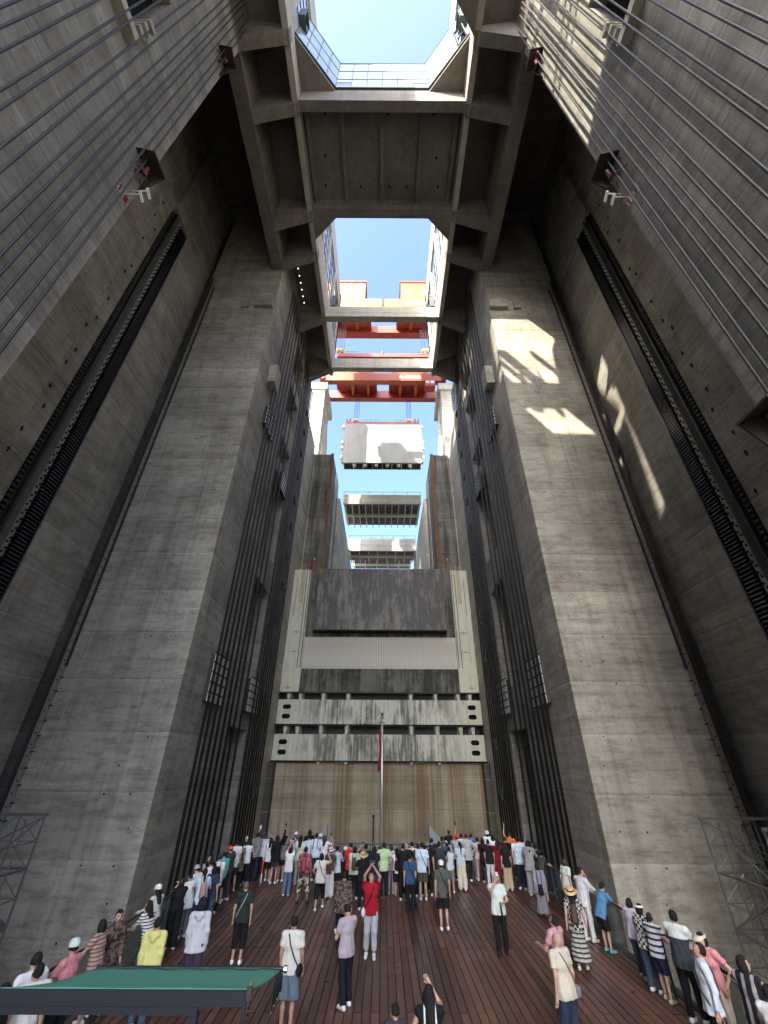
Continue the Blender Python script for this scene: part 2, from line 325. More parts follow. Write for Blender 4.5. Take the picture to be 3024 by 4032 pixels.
# ------------------------------------------------------------------ roof: outer beams, girders, ribs, slabs, openings
for s, side in SIDES:
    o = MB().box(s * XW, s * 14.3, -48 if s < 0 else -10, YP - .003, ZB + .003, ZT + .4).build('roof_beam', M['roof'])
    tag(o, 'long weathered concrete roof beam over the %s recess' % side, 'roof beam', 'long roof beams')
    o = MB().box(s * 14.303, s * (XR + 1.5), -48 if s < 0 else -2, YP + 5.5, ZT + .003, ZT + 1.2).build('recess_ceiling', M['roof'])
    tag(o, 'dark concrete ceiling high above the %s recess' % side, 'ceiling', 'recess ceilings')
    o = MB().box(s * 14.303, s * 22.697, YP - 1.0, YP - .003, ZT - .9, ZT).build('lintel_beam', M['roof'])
    tag(o, 'dark cross beam at the top of the %s recess' % side, 'beam', 'recess lintel beams')
    # cantilever ribs: deep at the outer beam, shallow at the girder
    for k, (y0, y1) in enumerate(((8.85, 9.8), (13.75, 14.75), (23.4, 24.5), (28.25, 29.2), (37.45, 38.4), (46.85, 47.8))):
        zi, zo = ZG - .12, ZB + .05
        xa, xb = 8.58, 12.897
        m_ = MB(); x = [s * xa, s * xb]
        m_.hexa([(x[0], y0, zi), (x[1], y0, zo), (x[1], y1, zo), (x[0], y1, zi), (x[0], y0, zi + 1.5), (x[1], y0, 66), (x[1], y1, 66), (x[0], y1, zi + 1.5)])
        pos = ['at the near end of the octagon opening', 'beside the near edge of the panelled slab', 'beside the far edge of the panelled slab', 'just before the %s pillar' % side, 'in line with the nearer strut', 'in line with the farther strut'][k] + ', %s row' % side
        o = m_.build('bracket_rib', M['roof']); tag(o, 'sloping concrete bracket rib ' + pos, 'bracket', 'bracket ribs under the roof')
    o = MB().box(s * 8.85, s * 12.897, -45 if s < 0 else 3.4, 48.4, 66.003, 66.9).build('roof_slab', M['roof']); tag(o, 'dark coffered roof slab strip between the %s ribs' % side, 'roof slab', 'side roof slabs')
    # building wall with ribbon windows over the girder
    t = thing('rooftop_building', 'cream concrete rooftop building with window bands along the %s of the openings' % side, 'building', 'rooftop buildings')
    w = MB(); X0, X1 = s * 8.6, s * 9.2
    yb = -8 if s < 0 else 2.5
    w.box(X0, X1, yb, 48.5, ZG, 68.0); w.box(X0, X1, yb, 48.5, 80.6, 86); w.box(X0, X1, -40 if s < 0 else -9, yb, ZG, 66 if s < 0 else ZG + .4)
    for y in (yb, 2.5 if s < 0 else 5.0, 7.6, 18.5, 23.5, 29.6, 34.0, 40.5, 47.6): w.box(X0, X1, y, y + .9, 68.0, 80.6)
    w.box(X0, s * 13, 47.3, 48.5, 68, 86)
    w.build('wall', M['build'], t)
    w = MB(); w.box(s * 9.205, s * 14, yb, 47.29, 85.2, 86); w.build('roof', M['build'], t)
    M['win'] = simple('window_glass', (.42, .50, .56), .12, .0, .0, .3, spec=.5)
    M['frame'] = simple('window_frame', (.06, .075, .08), .5)
    for y in ((-7.1,) if s < 0 else ()) + (3.4, 8.5, 19.4, 24.4, 30.5, 34.9, 41.4):
        ye = {-7.1: 2.5, 3.4: 7.6, 8.5: 18.5, 19.4: 23.5, 24.4: 29.6, 30.5: 34.0, 34.9: 40.5, 41.4: 47.6}[y]
        w = MB(); w.box(s * 8.85, s * 8.9, y, ye, 68, 80.6); wi = w.build('window', M['win'], t)
        f = MB()
        for z in (68.6, 71.2, 73.8, 76.4, 79): f.box(s * 8.78, s * 8.85, y, ye, z, z + .18)
        n = max(2, int((ye - y) / 2.2))
        for k in range(1, n): f.box(s * 8.78, s * 8.85, y + (ye - y) * k / n - .06, y + (ye - y) * k / n + .06, 68, 80.6)
        f.build('window_frame', M['frame'], wi)
    # opened casements
    for y in (9.0, 27.0, 40.0):
        f = MB()
        for a, b in ((0, .1), (.9, 1.0)): f.box(s * 8.6, s * 7.9, y + a * 1.4, y + b * 1.4, 69.5, 69.6 + 2.6)
        f.box(s * 8.6, s * 7.9, y, y + 1.4, 69.4, 69.5); f.box(s * 8.55, s * 7.85, y, y + 1.4, 72.0, 72.12)
        f.build('open_casement', M['frame'], t)
# main slab between the two openings
t = thing('roof_platform', 'broad dark concrete platform with shallow ribs hanging between the two sky openings', 'roof platform')
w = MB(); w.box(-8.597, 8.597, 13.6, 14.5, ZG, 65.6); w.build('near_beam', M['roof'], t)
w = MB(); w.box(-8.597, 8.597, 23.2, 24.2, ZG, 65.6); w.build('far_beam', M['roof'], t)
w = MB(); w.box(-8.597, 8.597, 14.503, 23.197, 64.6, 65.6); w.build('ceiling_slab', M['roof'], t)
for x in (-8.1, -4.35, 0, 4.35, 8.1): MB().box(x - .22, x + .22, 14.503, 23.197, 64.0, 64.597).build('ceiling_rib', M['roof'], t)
h = MB()
for x, y in ((-6.2, 15.2), (.6, 15.2), (5.6, 15.2), (-6.6, 18.8), (6.3, 19), (-2.6, 21.8), (.9, 21.8), (3.0, 21.8), (6.8, 21.8), (-6.9, 21.7)):
    h.poly([(x + .16 * math.cos(-q * math.pi / 5), y + .16 * math.sin(-q * math.pi / 5), 64.595) for q in range(10)])
tag(h.build('drain_hole', M['hole'], t), kind='stuff')
for s in (-1, 1):
    w = MB(); w.prism([(s * 8.597, 9.7), (s * 5.0, 13.597), (s * 8.597, 13.597)], 65.2, 65.75); w.build('corner_soffit', M['roof'], t)
    w = MB(); w.prism([(s * 5.7, 24.203), (s * 8.597, 26.7), (s * 8.597, 24.203)], ZG + .003, 63.4); w.build('corner_soffit', M['roof'], t)
# glazed parapet round the octagon opening
M['pgl'] = simple('parapet_glass', (.27, .35, .34), .12, 0, .18, .8, spec=.7)
t = thing('glass_parapet', 'tall pale green glazed parapet round the octagon sky opening', 'glass parapet')
def glaze(p, q, z0, z1, cols, rows, skip=()):
    p, q = Vector(p), Vector(q); d = (q - p); n = Vector((d.y, -d.x)).normalized() * .04
    for i in range(cols):
        for j in range(rows):
            if (i, j) in skip: continue
            a, b = p + d * (i + .02) / cols, p + d * (i + .98) / cols; za, zb = z0 + (z1 - z0) * (j + .02) / rows, z0 + (z1 - z0) * (j + .98) / rows
            mb = MB(); mb.hexa([(a.x - n.x, a.y - n.y, za), (b.x - n.x, b.y - n.y, za), (b.x + n.x, b.y + n.y, za), (a.x + n.x, a.y + n.y, za),
                                (a.x - n.x, a.y - n.y, zb), (b.x - n.x, b.y - n.y, zb), (b.x + n.x, b.y + n.y, zb), (a.x + n.x, a.y + n.y, zb)])
            mb.build('glass_panel', M['pgl'], t)
    mb = MB()
    for i in range(cols + 1):
        a = p + d * i / cols; mb.tube([(a.x, a.y, z0), (a.x, a.y, z1)], .07, 4)
    for j in range(rows + 1):
        z = z0 + (z1 - z0) * j / rows; mb.tube([(p.x, p.y, z), (q.x, q.y, z)], .1 if j in (0, rows) else .08, 4)
    mb.build('mullion', M['frame'], t)
glaze((-5.0, 13.55), (5.0, 13.55), 65.8, 75.0, 6, 3)
glaze((-8.55, 9.75), (-5.0, 13.55), 65.8, 75.0, 4, 3)
glaze((5.0, 13.55), (8.55, 9.75), 65.8, 75.0, 4, 3, skip=((3, 0),))
mb = MB(); mb.tube([(7.75, 10.5, 66.2), (8.4, 9.8, 66.2), (8.0, 9.4, 68.2), (7.35, 10.1, 68.2), (7.75, 10.5, 66.2)], .1, 4); mb.build('open_casement', M['frame'], t)
mb = MB()
for x in (-4.2, 4.2): mb.box(x - .8, x + .8, 13.4, 13.45, 67.2, 67.35)
mb.build('ventilation_bar', M['frame'], t)
mb = MB(); mb.prism([(-8.59, 9.5), (-8.59, 9.75), (-5.0, 13.6), (5.0, 13.6), (8.59, 9.75), (8.59, 9.5), (4.9, 13.4), (-4.9, 13.4)], 65.62, 65.8); mb.build('sill', M['frame'], t)
# unseen roof behind the viewpoint, its slots cut to shape the sun patches
t = thing('sun_slot_roof', 'unseen concrete roof behind the octagon opening, slots shaped for the sun patches', 'roof')
def roofpoly(pts): MB().prism(pts, ZG + .003, ZG + .3).build('sun_slot_panel', M['roof'], t)
roofpoly([(-8.597, -3.3), (-8.597, .7), (2.5, .7), (2.5, -3.3)])
roofpoly([(-8.597, -40), (-8.597, -3.3), (-4, -3.3), (-4, -30)])
roofpoly([(.1, -7.4), (.1, -3.3), (2.5, -3.3), (2.5, -8.6)])
roofpoly([(-4, -19.5), (-4, -7.4), (.1, -7.4), (2.5, -8.6)])
roofpoly([(-4, -30), (-4, -19.5), (-2.0, -21.2), (.3, -22.4)])
roofpoly([(-2.0, -21.2), (5.8, -9.2), (8.597, -9.2), (.3, -22.4)])
roofpoly([(2.5, -4.5), (3.6, -6.2), (7.0, 1.8), (8.597, 1.8), (8.597, 9.3), (6.4, 6.9), (2.5, .7)])
roofpoly([(5.8, -6.0), (8.597, -1.0), (8.597, -9.2), (5.8, -9.2)])
for x, y0, y1, w_, z in ((-1.9, -7, 2.2, .45, 65.7), (-5.1, -8, 2.2, .45, 65.7), (1.2, -9, 1.8, .16, 65.9), (-3.4, -9, 1.0, .14, 65.9)): MB().box(x - w_, x + w_, y0, y1, z, z + .8).build('sun_stripe_beam', M['roof'], t)  # unseen bars set above the opening to stripe the sun patch
for k in range(6):
    q = MB(); q.tube([(-6.5 + k * 1.7, -8 + .2 * k, 66.9), (-4.8 + k * 1.9, -2.2, 66.9)], .14, 6); q.build('sun_stripe_brace', M['roof'], t)  # added diagonal rods that break up the sun patch
for k in range(4):
    q = MB(); q.tube([(1.5, -15.5 + 2.4 * k, 63.2), (4.8, -17.5 + 2.4 * k, 63.2)], .2, 6); q.build('sun_stripe_brace', M['roof'], t)  # added rods that band the sunlight through the diagonal slot
# struts across the second opening
for y0, y1, h_, nm in ((37.3, 38.25, 2.45, 'nearer'), (46.7, 47.65, 2.35, 'farther')):
    w = MB(); w.box(-8.597, 8.597, y0, y1, ZG, ZG + h_)
    tag(w.build('concrete_strut', M['pale']), '%s of the two concrete struts spanning the far sky opening' % nm, 'strut', 'concrete struts')
# ------------------------------------------------------------------ hanging cables
def rope(x, y, z0, z1, r, mat, label, group, n=7):
    mb = MB(); mb.tube([(0, 0, 0), (0, 0, z1 - z0)], r, n)
    key = (r, z1 - z0, mat.name)
    if key not in ROPES: ROPES[key] = mb.mesh('cable', mat, True)
    o = link('cable', ROPES[key], None, (x, y, z0)); tag(o, label, 'cable', group)
ROPES = {}
# along the near walls: pairs of ropes at the distances read from the photograph
NY = (2.85, 3.2, 3.62, 4.3, 4.62, 5.3, 5.72, 6.4, 6.78, 7.2, 7.52, 7.95, 8.5, 8.88)
for s, side in SIDES:
    for j, y in enumerate(NY): rope(s * 12.42, y, -14, 62, .052, M['cablelight'], '%s steel rope from the near end, hanging before the near %s wall' % (ORD[j], side), 'steel ropes before the near %s wall' % side)
    k = 0
    for j, y0 in enumerate((32.6, 33.5, 34.6, 35.7, 36.9, 38.1, 39.4, 41.0)):
        for d in (0, .28): rope(s * 12.35, y0 + d, -14, 61, .05, M['cable'], 'dark wire rope, %s of the %s pair from the viewer, front bundle on %s pillar' % ('farther' if d else 'nearer', ORD[j], side), 'front rope bundle on the %s pillar' % side, 6)
    for j, y0 in enumerate((44.2, 45.3, 46.2, 47.1, 48.0, 48.9, 49.8, 50.7)):
        for d in (0, .3): rope(s * 12.35, y0 + d, -14, 61, .05, M['cable'], 'dark wire rope, %s of the %s pair from the viewer, rear bundle on %s pillar' % ('farther' if d else 'nearer', ORD[j], side), 'rear rope bundle on the %s pillar' % side, 6)
    # rear bundle clamps
    for k in range(13):
        mb = MB(); mb.box(-.1, .1, -.55, .55, 0, .45); mb.box(-.16, .16, -.2, .2, -.5, 0)
        o = link('rope_clamp', mb.mesh('rope_clamp', M['steel']), None, (s * 12.3, 49.0, 2 + k * 4.3)); tag(o, 'small dark clamp on the rear %s ropes, %s from the bottom' % (side, ORD[k]), 'clamp', 'rope clamps on the %s' % side)
# louvred boxes hung behind the ropes
M['grille'] = simple('grille_panel', (.62, .65, .60), .45, .1, .15, 2)
for s, side in SIDES:
    for y0, y1, z0, z1, nm in ((32.8, 36.0, 8.3, 11.8, 'large pale louvred box low in the front ropes'), (42.9, 46.6, 8.6, 11.7, 'grey louvred box low in the rear ropes'), (32.7, 36.0, 35.9, 38.7, 'louvred box high in the front ropes'), (41.8, 45.2, 33.8, 36.4, 'louvred box high in the rear ropes')):
        t = thing('louvre_box', nm + ' on the ' + side, 'louvred box', 'louvred boxes among the ropes', (s * 12.6, y0, z0))
        inv = Matrix.Translation((-s * 12.6, -y0, -z0))
        def part(mb, name, mat, parent=t, inv=inv): o = mb.build(name, mat, parent); o.matrix_parent_inverse = inv
        part(MB().box(s * 12.56, s * 12.897, y0 + .1, y1 - .1, z0 + .1, z1 - .1), 'box_body', M['steel'])
        n = 5; dz = (z1 - z0) / n
        for k in range(n): part(MB().box(s * 12.50, s * 12.558, y0 + .05, y1 - .05, z0 + dz * k + .06, z0 + dz * (k + 1) - .06), 'panel', M['grille'])
        for k in range(n + 1): part(MB().box(s * 12.44, s * 12.558, y0, y1, z0 + dz * k - .05, z0 + dz * k + .05), 'frame_bar', M['steel'])
# rungs lamps on the upper left shaft
# ------------------------------------------------------------------ the gate at the far end
def paint(name, col, streak_col, amt, lo=.45, hi=.7, rough=.55, top=None, freq=1.4, rust=.0):
    """painted steel with vertical run-off; top = height where the streaks start"""
    mt, nt, b = newmat(name); L = nt.links.new
    tc = N(nt, 'ShaderNodeTexCoord'); P = tc.outputs['Object']
    def noise(scale, loc=(0, 0, 0), detail=7, rough=.68):
        mp = N(nt, 'ShaderNodeMapping'); mp.inputs['Scale'].default_value = scale; mp.inputs['Location'].default_value = loc
        L(P, mp.inputs['Vector']); n = N(nt, 'ShaderNodeTexNoise'); n.inputs['Scale'].default_value = 1; n.inputs['Detail'].default_value = detail; n.inputs['Roughness'].default_value = rough
        L(mp.outputs['Vector'], n.inputs['Vector']); return n.outputs['Fac']
    def mix(f, a, c, mode='MIX'):
        mx = N(nt, 'ShaderNodeMix', data_type='RGBA', blend_type=mode); L(f, mx.inputs['Factor'])
        for nm, q in (('A', a), ('B', c)):
            if isinstance(q, tuple): mx.inputs[nm].default_value = (*q, 1)
            else: L(q, mx.inputs[nm])
        return mx.outputs['Result']
    def mul(a, c, op='MULTIPLY'):
        mn = N(nt, 'ShaderNodeMath', operation=op)
        for i, q in enumerate((a, c)):
            if isinstance(q, (int, float)): mn.inputs[i].default_value = q
            else: L(q, mn.inputs[i])
        return mn.outputs[0]
    c = mix(noise((.4, .4, .4)), tuple(x * .84 for x in col), tuple(min(1, x * 1.12) for x in col))
    co = noise((freq * .28, freq * .28, .22), (2, 7, 3)); fi = noise((freq * 2.6, freq * 2.6, .16), (5, 1, 8)); mid = noise((freq, freq, .3), (8, 3, 1))
    tot = mul(mul(mul(co, .9), mul(fi, .75), 'ADD'), mul(mid, .55), 'ADD')      # mean about 1.1
    f = mul(ramp(nt, mul(tot, .4545), [(lo, 0), (hi, 1)]), amt)
    if top is not None:
        sx = N(nt, 'ShaderNodeSeparateXYZ'); L(P, sx.inputs[0])
        # slime is thickest over the middle of the span and thins out towards the ends
        ab = N(nt, 'ShaderNodeMath', operation='ABSOLUTE'); L(sx.outputs[0], ab.inputs[0])
        f = mul(f, ramp(nt, mul(mul(ab.outputs[0], 13, 'DIVIDE'), mul(noise((.5, .5, .05)), .25), 'ADD'), [(0, 1), (.68, .9), (.93, .05), (1, 0)]))
    c = mix(f, c, streak_col)
    f2 = mul(ramp(nt, noise((freq * 1.6, freq * 1.6, .35), (1, 1, 9)), [(.54, 0), (.68, 1)]), amt * .55)
    c = mix(f2, c, tuple(min(1, x * 1.35) for x in streak_col))
    f3 = mul(ramp(nt, noise((4, 4, 2.5), (6, 2, 2), 6, .8), [(.58, 0), (.66, 1)]), amt * .35)
    c = mix(f3, c, tuple(x * .6 for x in col))
    if rust: c = mix(mul(ramp(nt, noise((.9, .9, .12), (4, 2, 6)), [(.6, 0), (.78, 1)]), rust), c, (.24, .15, .07))
    L(c, b.inputs['Base Color']); b.inputs['Roughness'].default_value = rough
    bp = N(nt, 'ShaderNodeBump'); bp.inputs['Strength'].default_value = .15; L(noise((3, 3, .6)), bp.inputs['Height']); L(bp.outputs['Normal'], b.inputs['Normal'])
    return mt
M['gate'] = paint('gate_paint', (.74, .73, .58), (.30, .26, .17), .45, .50, .62, rust=.35, freq=1.6)
M['gatefront'] = paint('gate_beam_paint', (.76, .75, .61), (.10, .10, .06), .92, .46, .55, top=1, freq=1.5, rust=.45)
M['plate'] = paint('black_steel_plate', (.085, .078, .066), (.27, .245, .20), .85, .495, .57, .5, freq=1.1)
M['moss'] = paint('mossy_steel', (.20, .19, .15), (.035, .034, .024), .95, .45, .55, .7, freq=1.2)
M['ribs'] = paint('pale_ribbed_steel', (.82, .79, .68), (.34, .28, .19), .8, .49, .58, .6, freq=1.2, rust=.5)
M['yellow'] = simple('yellow_steel', (.55, .40, .12), .6, 0, .2, 4)
GY = 56.8; Z4 = 4.6
t = thing('ship_gate', 'huge pale green steel gate with black plate, ribbed band and two long beams', 'ship gate', None, (0, GY, 4.6))
inv = Matrix.Translation((0, -GY, -4.6))
def part(mb, name, mat, kind=None, parent=None, label=None):
    o = mb.build(name, mat, parent or t)
    if parent is None: o.matrix_parent_inverse = inv
    if kind: o['kind'] = kind
    if label: o['label'] = label
    return o
zb, zt = 7.65 + Z4, 24.55 + Z4
for s in (-1, 1): part(MB().box(s * 10.4, s * 12.85, GY, GY + 3.4, zb, zt), 'side_column', M['gate'])
part(MB().box(-10.397, 10.397, GY + .18, GY + 3.4, zb, 10.5 + Z4), 'lower_panel', M['moss'], label='dark streaked lower panel')
M['ribback'] = paint('rib_gaps', (.46, .38, .27), (.22, .17, .11), .6)  # brown gap colour, darkened to stand for shade between the ribs
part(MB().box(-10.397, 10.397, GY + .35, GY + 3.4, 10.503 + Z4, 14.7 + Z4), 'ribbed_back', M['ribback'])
for k in range(92):
    x = -10.25 + k * .2253
    part(MB().box(x - .088, x + .088, GY + .2, GY + .352, 10.51 + Z4, 14.65 + Z4), 'rib', M['ribs']) if k == 0 else None
    if k == 0: ribme = bpy.data.objects['rib'].data; first = x
    else:
        o = link('rib', ribme, t, (k * .2253, 0, 0)); o.matrix_parent_inverse = inv
part(MB().box(-10.397, 10.397, GY + .3, GY + 3.4, 14.703 + Z4, zt - .02), 'mossy_recess', M['moss'], label='mossy recess behind the black plate')
w = MB(); w.hexa([(-9.1, GY - .9, 15.35 + Z4), (9.1, GY - .9, 15.35 + Z4), (9.1, GY + .297, 15.35 + Z4), (-9.1, GY + .297, 15.35 + Z4), (-9.15, GY - .45, zt), (9.15, GY - .45, zt), (9.15, GY + .297, zt), (-9.15, GY + .297, zt)])
part(w, 'tilting_plate', M['plate'], label='weathered black steel plate')
part(MB().box(-9.15, 9.15, GY - .95, GY + .2, 15.2 + Z4, 15.347 + Z4), 'plate_lip', M['black'])
part(MB().box(-.03, .03, GY - .93, GY - .6, 15.5 + Z4, 15.51 + Z4), 'seam', M['black'])
# dark gaps and the two long beams
for z0, z1 in ((6.75, 7.65), (2.9, 3.9)):
    part(MB().box(-12.6, 12.6, GY + 1.1, GY + 3.0, z0 + Z4 - .05, z1 + Z4), 'gap_web', M['steel'])
    for x in (-11.6, -10.1, -7.2, -4, 4, 7.2, 10.1, 11.6):
        p = MB(); p.hexa([(x - .12, GY + .15, z0 + Z4), (x + .12, GY + .15, z0 + Z4), (x + .35, GY + 1.1, z0 + Z4), (x - .35, GY + 1.1, z0 + Z4), (x - .3, GY + .2, z1 + Z4), (x + .3, GY + .2, z1 + Z4), (x + .4, GY + 1.1, z1 + Z4), (x - .4, GY + 1.1, z1 + Z4)])
        part(p, 'web_bracket', M['gate'])
    part(MB().box(-12.85, 12.85, GY - .03, GY + 1.5, z1 + Z4 - .16, z1 + Z4 - .003), 'flange', M['steel'])
for z0, z1 in ((3.95, 6.72), (.1, 2.85)):
    w = MB(); X = 12.82
    hz = (z0 + (z1 - z0) * .70 + Z4, z0 + (z1 - z0) * .31 + Z4)
    w.box(-10.9, 10.9, GY - .05, GY + 1.2, z0 + Z4, z1 + Z4); bm = part(w, 'long_beam', M['gatefront'])
    for s in (-1, 1):
        # end plate with two round-ended openings
        e = MB(); hw, hh = .52, .27
        xs = [10.903, 11.65 - hw, 11.65 + hw, X]; zs = [z0 + Z4, hz[1] - hh, hz[1] + hh, hz[0] - hh, hz[0] + hh, z1 + Z4]
        for a in range(3):
            for b_ in range(5):
                if a == 1 and b_ in (1, 3): continue
                e.box(s * xs[a], s * xs[a + 1], GY - .05, GY + .0, zs[b_], zs[b_ + 1])
        for hc in hz:
            for sx in (-1, 1):
                for sz in (-1, 1):
                    cx, r = 11.65 + sx * (hw - hh), hh
                    cor = (s * (11.65 + sx * hw), hc + sz * hh)
                    arc = [(s * (cx + sx * r * math.sin(q * math.pi / 8)), hc + sz * r * math.cos(q * math.pi / 8)) for q in range(5)]
                    e.poly([(cor[0], GY - .05, cor[1])] + [(x, GY - .05, z) for x, z in arc])
        ep = part(e, 'end_plate', M['gate'])
        part(MB().box(s * 10.91, s * (X - .1), GY + .5, GY + 1.2, z0 + Z4 + .05, z1 + Z4 - .05), 'end_web', M['black'])
    part(MB().box(-12.9, 12.9, GY - .1, GY + 1.3, z0 + Z4 - .14, z0 + Z4 - .003), 'flange', M['black'])
    for x in (-7.2, -3.9, 3.9, 7.2):
        part(MB().hexa([(x - .03, GY - .09, z0 + Z4 - .42), (x + .03, GY - .09, z0 + Z4 - .42), (x + .03, GY + .1, z0 + Z4 - .42), (x - .03, GY + .1, z0 + Z4 - .42), (x - .2, GY - .09, z0 + Z4 - .143), (x + .2, GY - .09, z0 + Z4 - .143), (x + .2, GY + .1, z0 + Z4 - .143), (x - .2, GY + .1, z0 + Z4 - .143)]), 'lug', M['gate'])
# ladders, seals and small fittings on the side columns
for s in (-1, 1):
    l = MB(); x = s * 11.45
    for d in (-.2, .2): l.tube([(x + d, GY - .12, 19.3 + Z4), (x + d, GY - .12, 25.4 + Z4)], .035, 4)
    for k in range(20): l.tube([(x - .2, GY - .12, 19.4 + Z4 + k * .3), (x + .2, GY - .12, 19.4 + Z4 + k * .3)], .03, 4)
    part(l, 'ladder', M['yellow'])
    l = MB()
    for xx in (10.55, 10.95): l.tube([(s * xx, GY - .03, 10.6 + Z4), (s * xx, GY - .03, 24.5 + Z4)], .04, 4)
    l.box(s * 12.2, s * 12.24, GY - .05, GY, 17.5 + Z4, 23.2 + Z4)
    part(l, 'pipe', M['rust'])
    for xx, zz in ((11.6, 12.6), (11.9, 8.1), (11.5, 15.2)):
        l = MB(); l.box(s * (xx - .45), s * (xx + .45), GY - .06, GY - .002, zz + Z4, zz + .12 + Z4); l.box(s * (xx - .06), s * (xx + .06), GY - .08, GY - .003, zz - .18 + Z4, zz + .3 + Z4)
        part(l, 'hook_bar', M['yellow'])
    l = MB()
    for k in range(9): l.box(s * 12.86, s * 12.95, GY - .1, GY + .2, 8.5 + Z4 + k * 1.8, 8.9 + Z4 + k * 1.8)
    part(l, 'seal_block', M['steel'])
part(MB().box(-12.84, 12.84, GY + .02, GY + .05, 16.0 + Z4, 16.03 + Z4), 'weld_seam', M['steel'])
# marker lights on the gate top
for x, y, h_ in ((-11.9, 57.6, .9), (-10.3, 57.9, 2.1), (10.3, 57.9, 2.1), (11.9, 57.6, .9)):
    nm = 'short orange lattice post' if h_ < 1 else 'tall orange lattice lamp post'
    tt = thing('marker_post', '%s on the gate top, %s side' % (nm, 'left' if x < 0 else 'right'), 'marker post', 'orange marker posts', (x, y, zt + .003))
    M.setdefault('orange', simple('orange_paint', (.55, .13, .03), .6)); M.setdefault('lampw', simple('lamp_housing', (.5, .5, .48), .4))
    p = MB()
    for a in (-.12, .12): p.tube([(a, 0, 0), (a * .7, 0, h_)], .045, 4)
    for k in range(int(h_ / .3)): p.tube([(-.12, 0, k * .3), (.1, 0, k * .3 + .3)], .03, 4)
    p.build('post', M['orange'], tt)
    if h_ > 1: MB().tube([(0, 0, h_), (0, 0, h_ + .35)], .14, 8).build('lamp', M['lampw'], tt)
# concrete dam face below the gate
o = MB().box(-12.895, 12.895, GY + .35, GY + 3, -15, 4.52).build('dam_wall', M['dam']); tag(o, 'stained tan concrete wall under the steel gate', 'concrete wall')
for s, side in SIDES:
    p = MB(); p.hexa([(s * 8.6, GY - .6, -6), (s * 5.6, GY - .6, -6), (s * 5.6, GY + .34, -6), (s * 8.6, GY + .34, -6), (s * 8.6, GY - .6, -4.2), (s * 5.6, GY - .6, -1.35), (s * 5.6, GY + .34, -1.35), (s * 8.6, GY + .34, -4.2)])
    M['bluegrey'] = simple('blue_grey_plate', (.40, .45, .45), .6, 0, .15, 1)
    tag(p.build('sloping_plate', M['bluegrey']), 'blue grey plate with slanting top at the tan wall foot, %s of flagpole' % side, 'steel plate', 'slanting plates')
    tag(MB().box(s * 12.2, s * 12.895, GY - 1.2, GY + .347, -15, 4.5).build('slimy_jamb', M['slime']), 'dark wet strip at the %s end of the tan wall' % side, 'wall edge', 'wet wall edges')
# ------------------------------------------------------------------ lock head piers, channel walls and bridges behind
for s, side in SIDES:
    t = thing('lock_pier', 'streaked grey black lock pier rising behind the gate on the ' + side, 'pier', 'grey lock piers', (s * 11, 60.5, -15))
    i2 = Matrix.Translation((-s * 11, -60.5, 15))
    def part(mb, name, mat, kind=None):
        o = mb.build(name, mat, t); o.matrix_parent_inverse = i2
        if kind: o['kind'] = kind
    part(MB().box(s * 9.2, s * 14, 60.503, 65.8, -15, 54.4), 'shaft', M['pier'])
    M['rustedge'] = paint('rusted_edge', (.26, .125, .05), (.10, .06, .035), .8, .48, .58, .8)
    part(MB().box(s * 9.1, s * 9.62, 60.3, 60.5, 29, 54.5), 'rusty_edge', M['rustedge'])
    part(MB().box(s * 12.6, s * 12.8, 60.35, 60.5, 29, 54.4), 'joint_strip', M['pale'])
    w = MB(); w.box(s * 9.05, s * 15, 65.803, 69, -15, 50.5); w.box(s * 9.6, s * 15, 69.0, 74, -15, 57.0); w.box(s * 9.05, s * 15, 74, 125, -15, 53.3)
    tag(w.build('channel_wall', M['pale']), 'pale channel wall running away behind the gate on the ' + side, 'channel wall', 'channel walls')
    w = MB()
    for k in range(46): w.box(s * 8.95, s * 9.06, 68.0, 68.5, 29 + k * .45, 29.2 + k * .45)
    tag(w.build('guide_rail', M['steel']), 'toothed guide rail on the %s channel wall' % side, 'guide rail', 'channel guide rails')
    t2 = thing('crane_pier', 'tall pale concrete crane pier standing behind the %s tower' % side, 'crane pier', 'crane piers', (s * 15.5, 70, 54))
    i3 = Matrix.Translation((-s * 15.5, -70, -54))
    for nm, mb in (('shaft', MB().box(s * 13.9, s * 17, 68.5, 71.5, 50, 81.0)), ('cap', MB().box(s * 13.4, s * 17.4, 68.2, 79, 81.003, 83.2)), ('brace', MB().hexa([(s * 12.2, 73, 53.4), (s * 13.2, 73, 53.4), (s * 13.2, 74, 53.4), (s * 12.2, 74, 53.4), (s * 13.89, 73, 80.9), (s * 14.9, 73, 80.9), (s * 14.9, 74, 80.9), (s * 13.89, 74, 80.9)])), ('shaft', MB().box(s * 14.3, s * 17, 75.5, 78.5, 50, 81.0))):
        o = mb.build(nm, M['pale'], t2); o.matrix_parent_inverse = i3
    p = MB(); p.tube([(s * 13.4, 68.1, 55), (s * 13.5, 68.1, 80)], .05, 4); p.tube([(s * 13.1, 68.1, 55), (s * 13.2, 68.1, 80)], .05, 4)
    for k in range(30): p.tube([(s * 13.1, 68.1, 55.5 + k * .8), (s * 13.4, 68.1, 55.5 + k * .8)], .04, 4)
    o = p.build('ladder', M['steel'], t2); o.matrix_parent_inverse = i3
M['girder'] = paint('bridge_steel', (.10, .105, .11), (.05, .05, .05), .4)
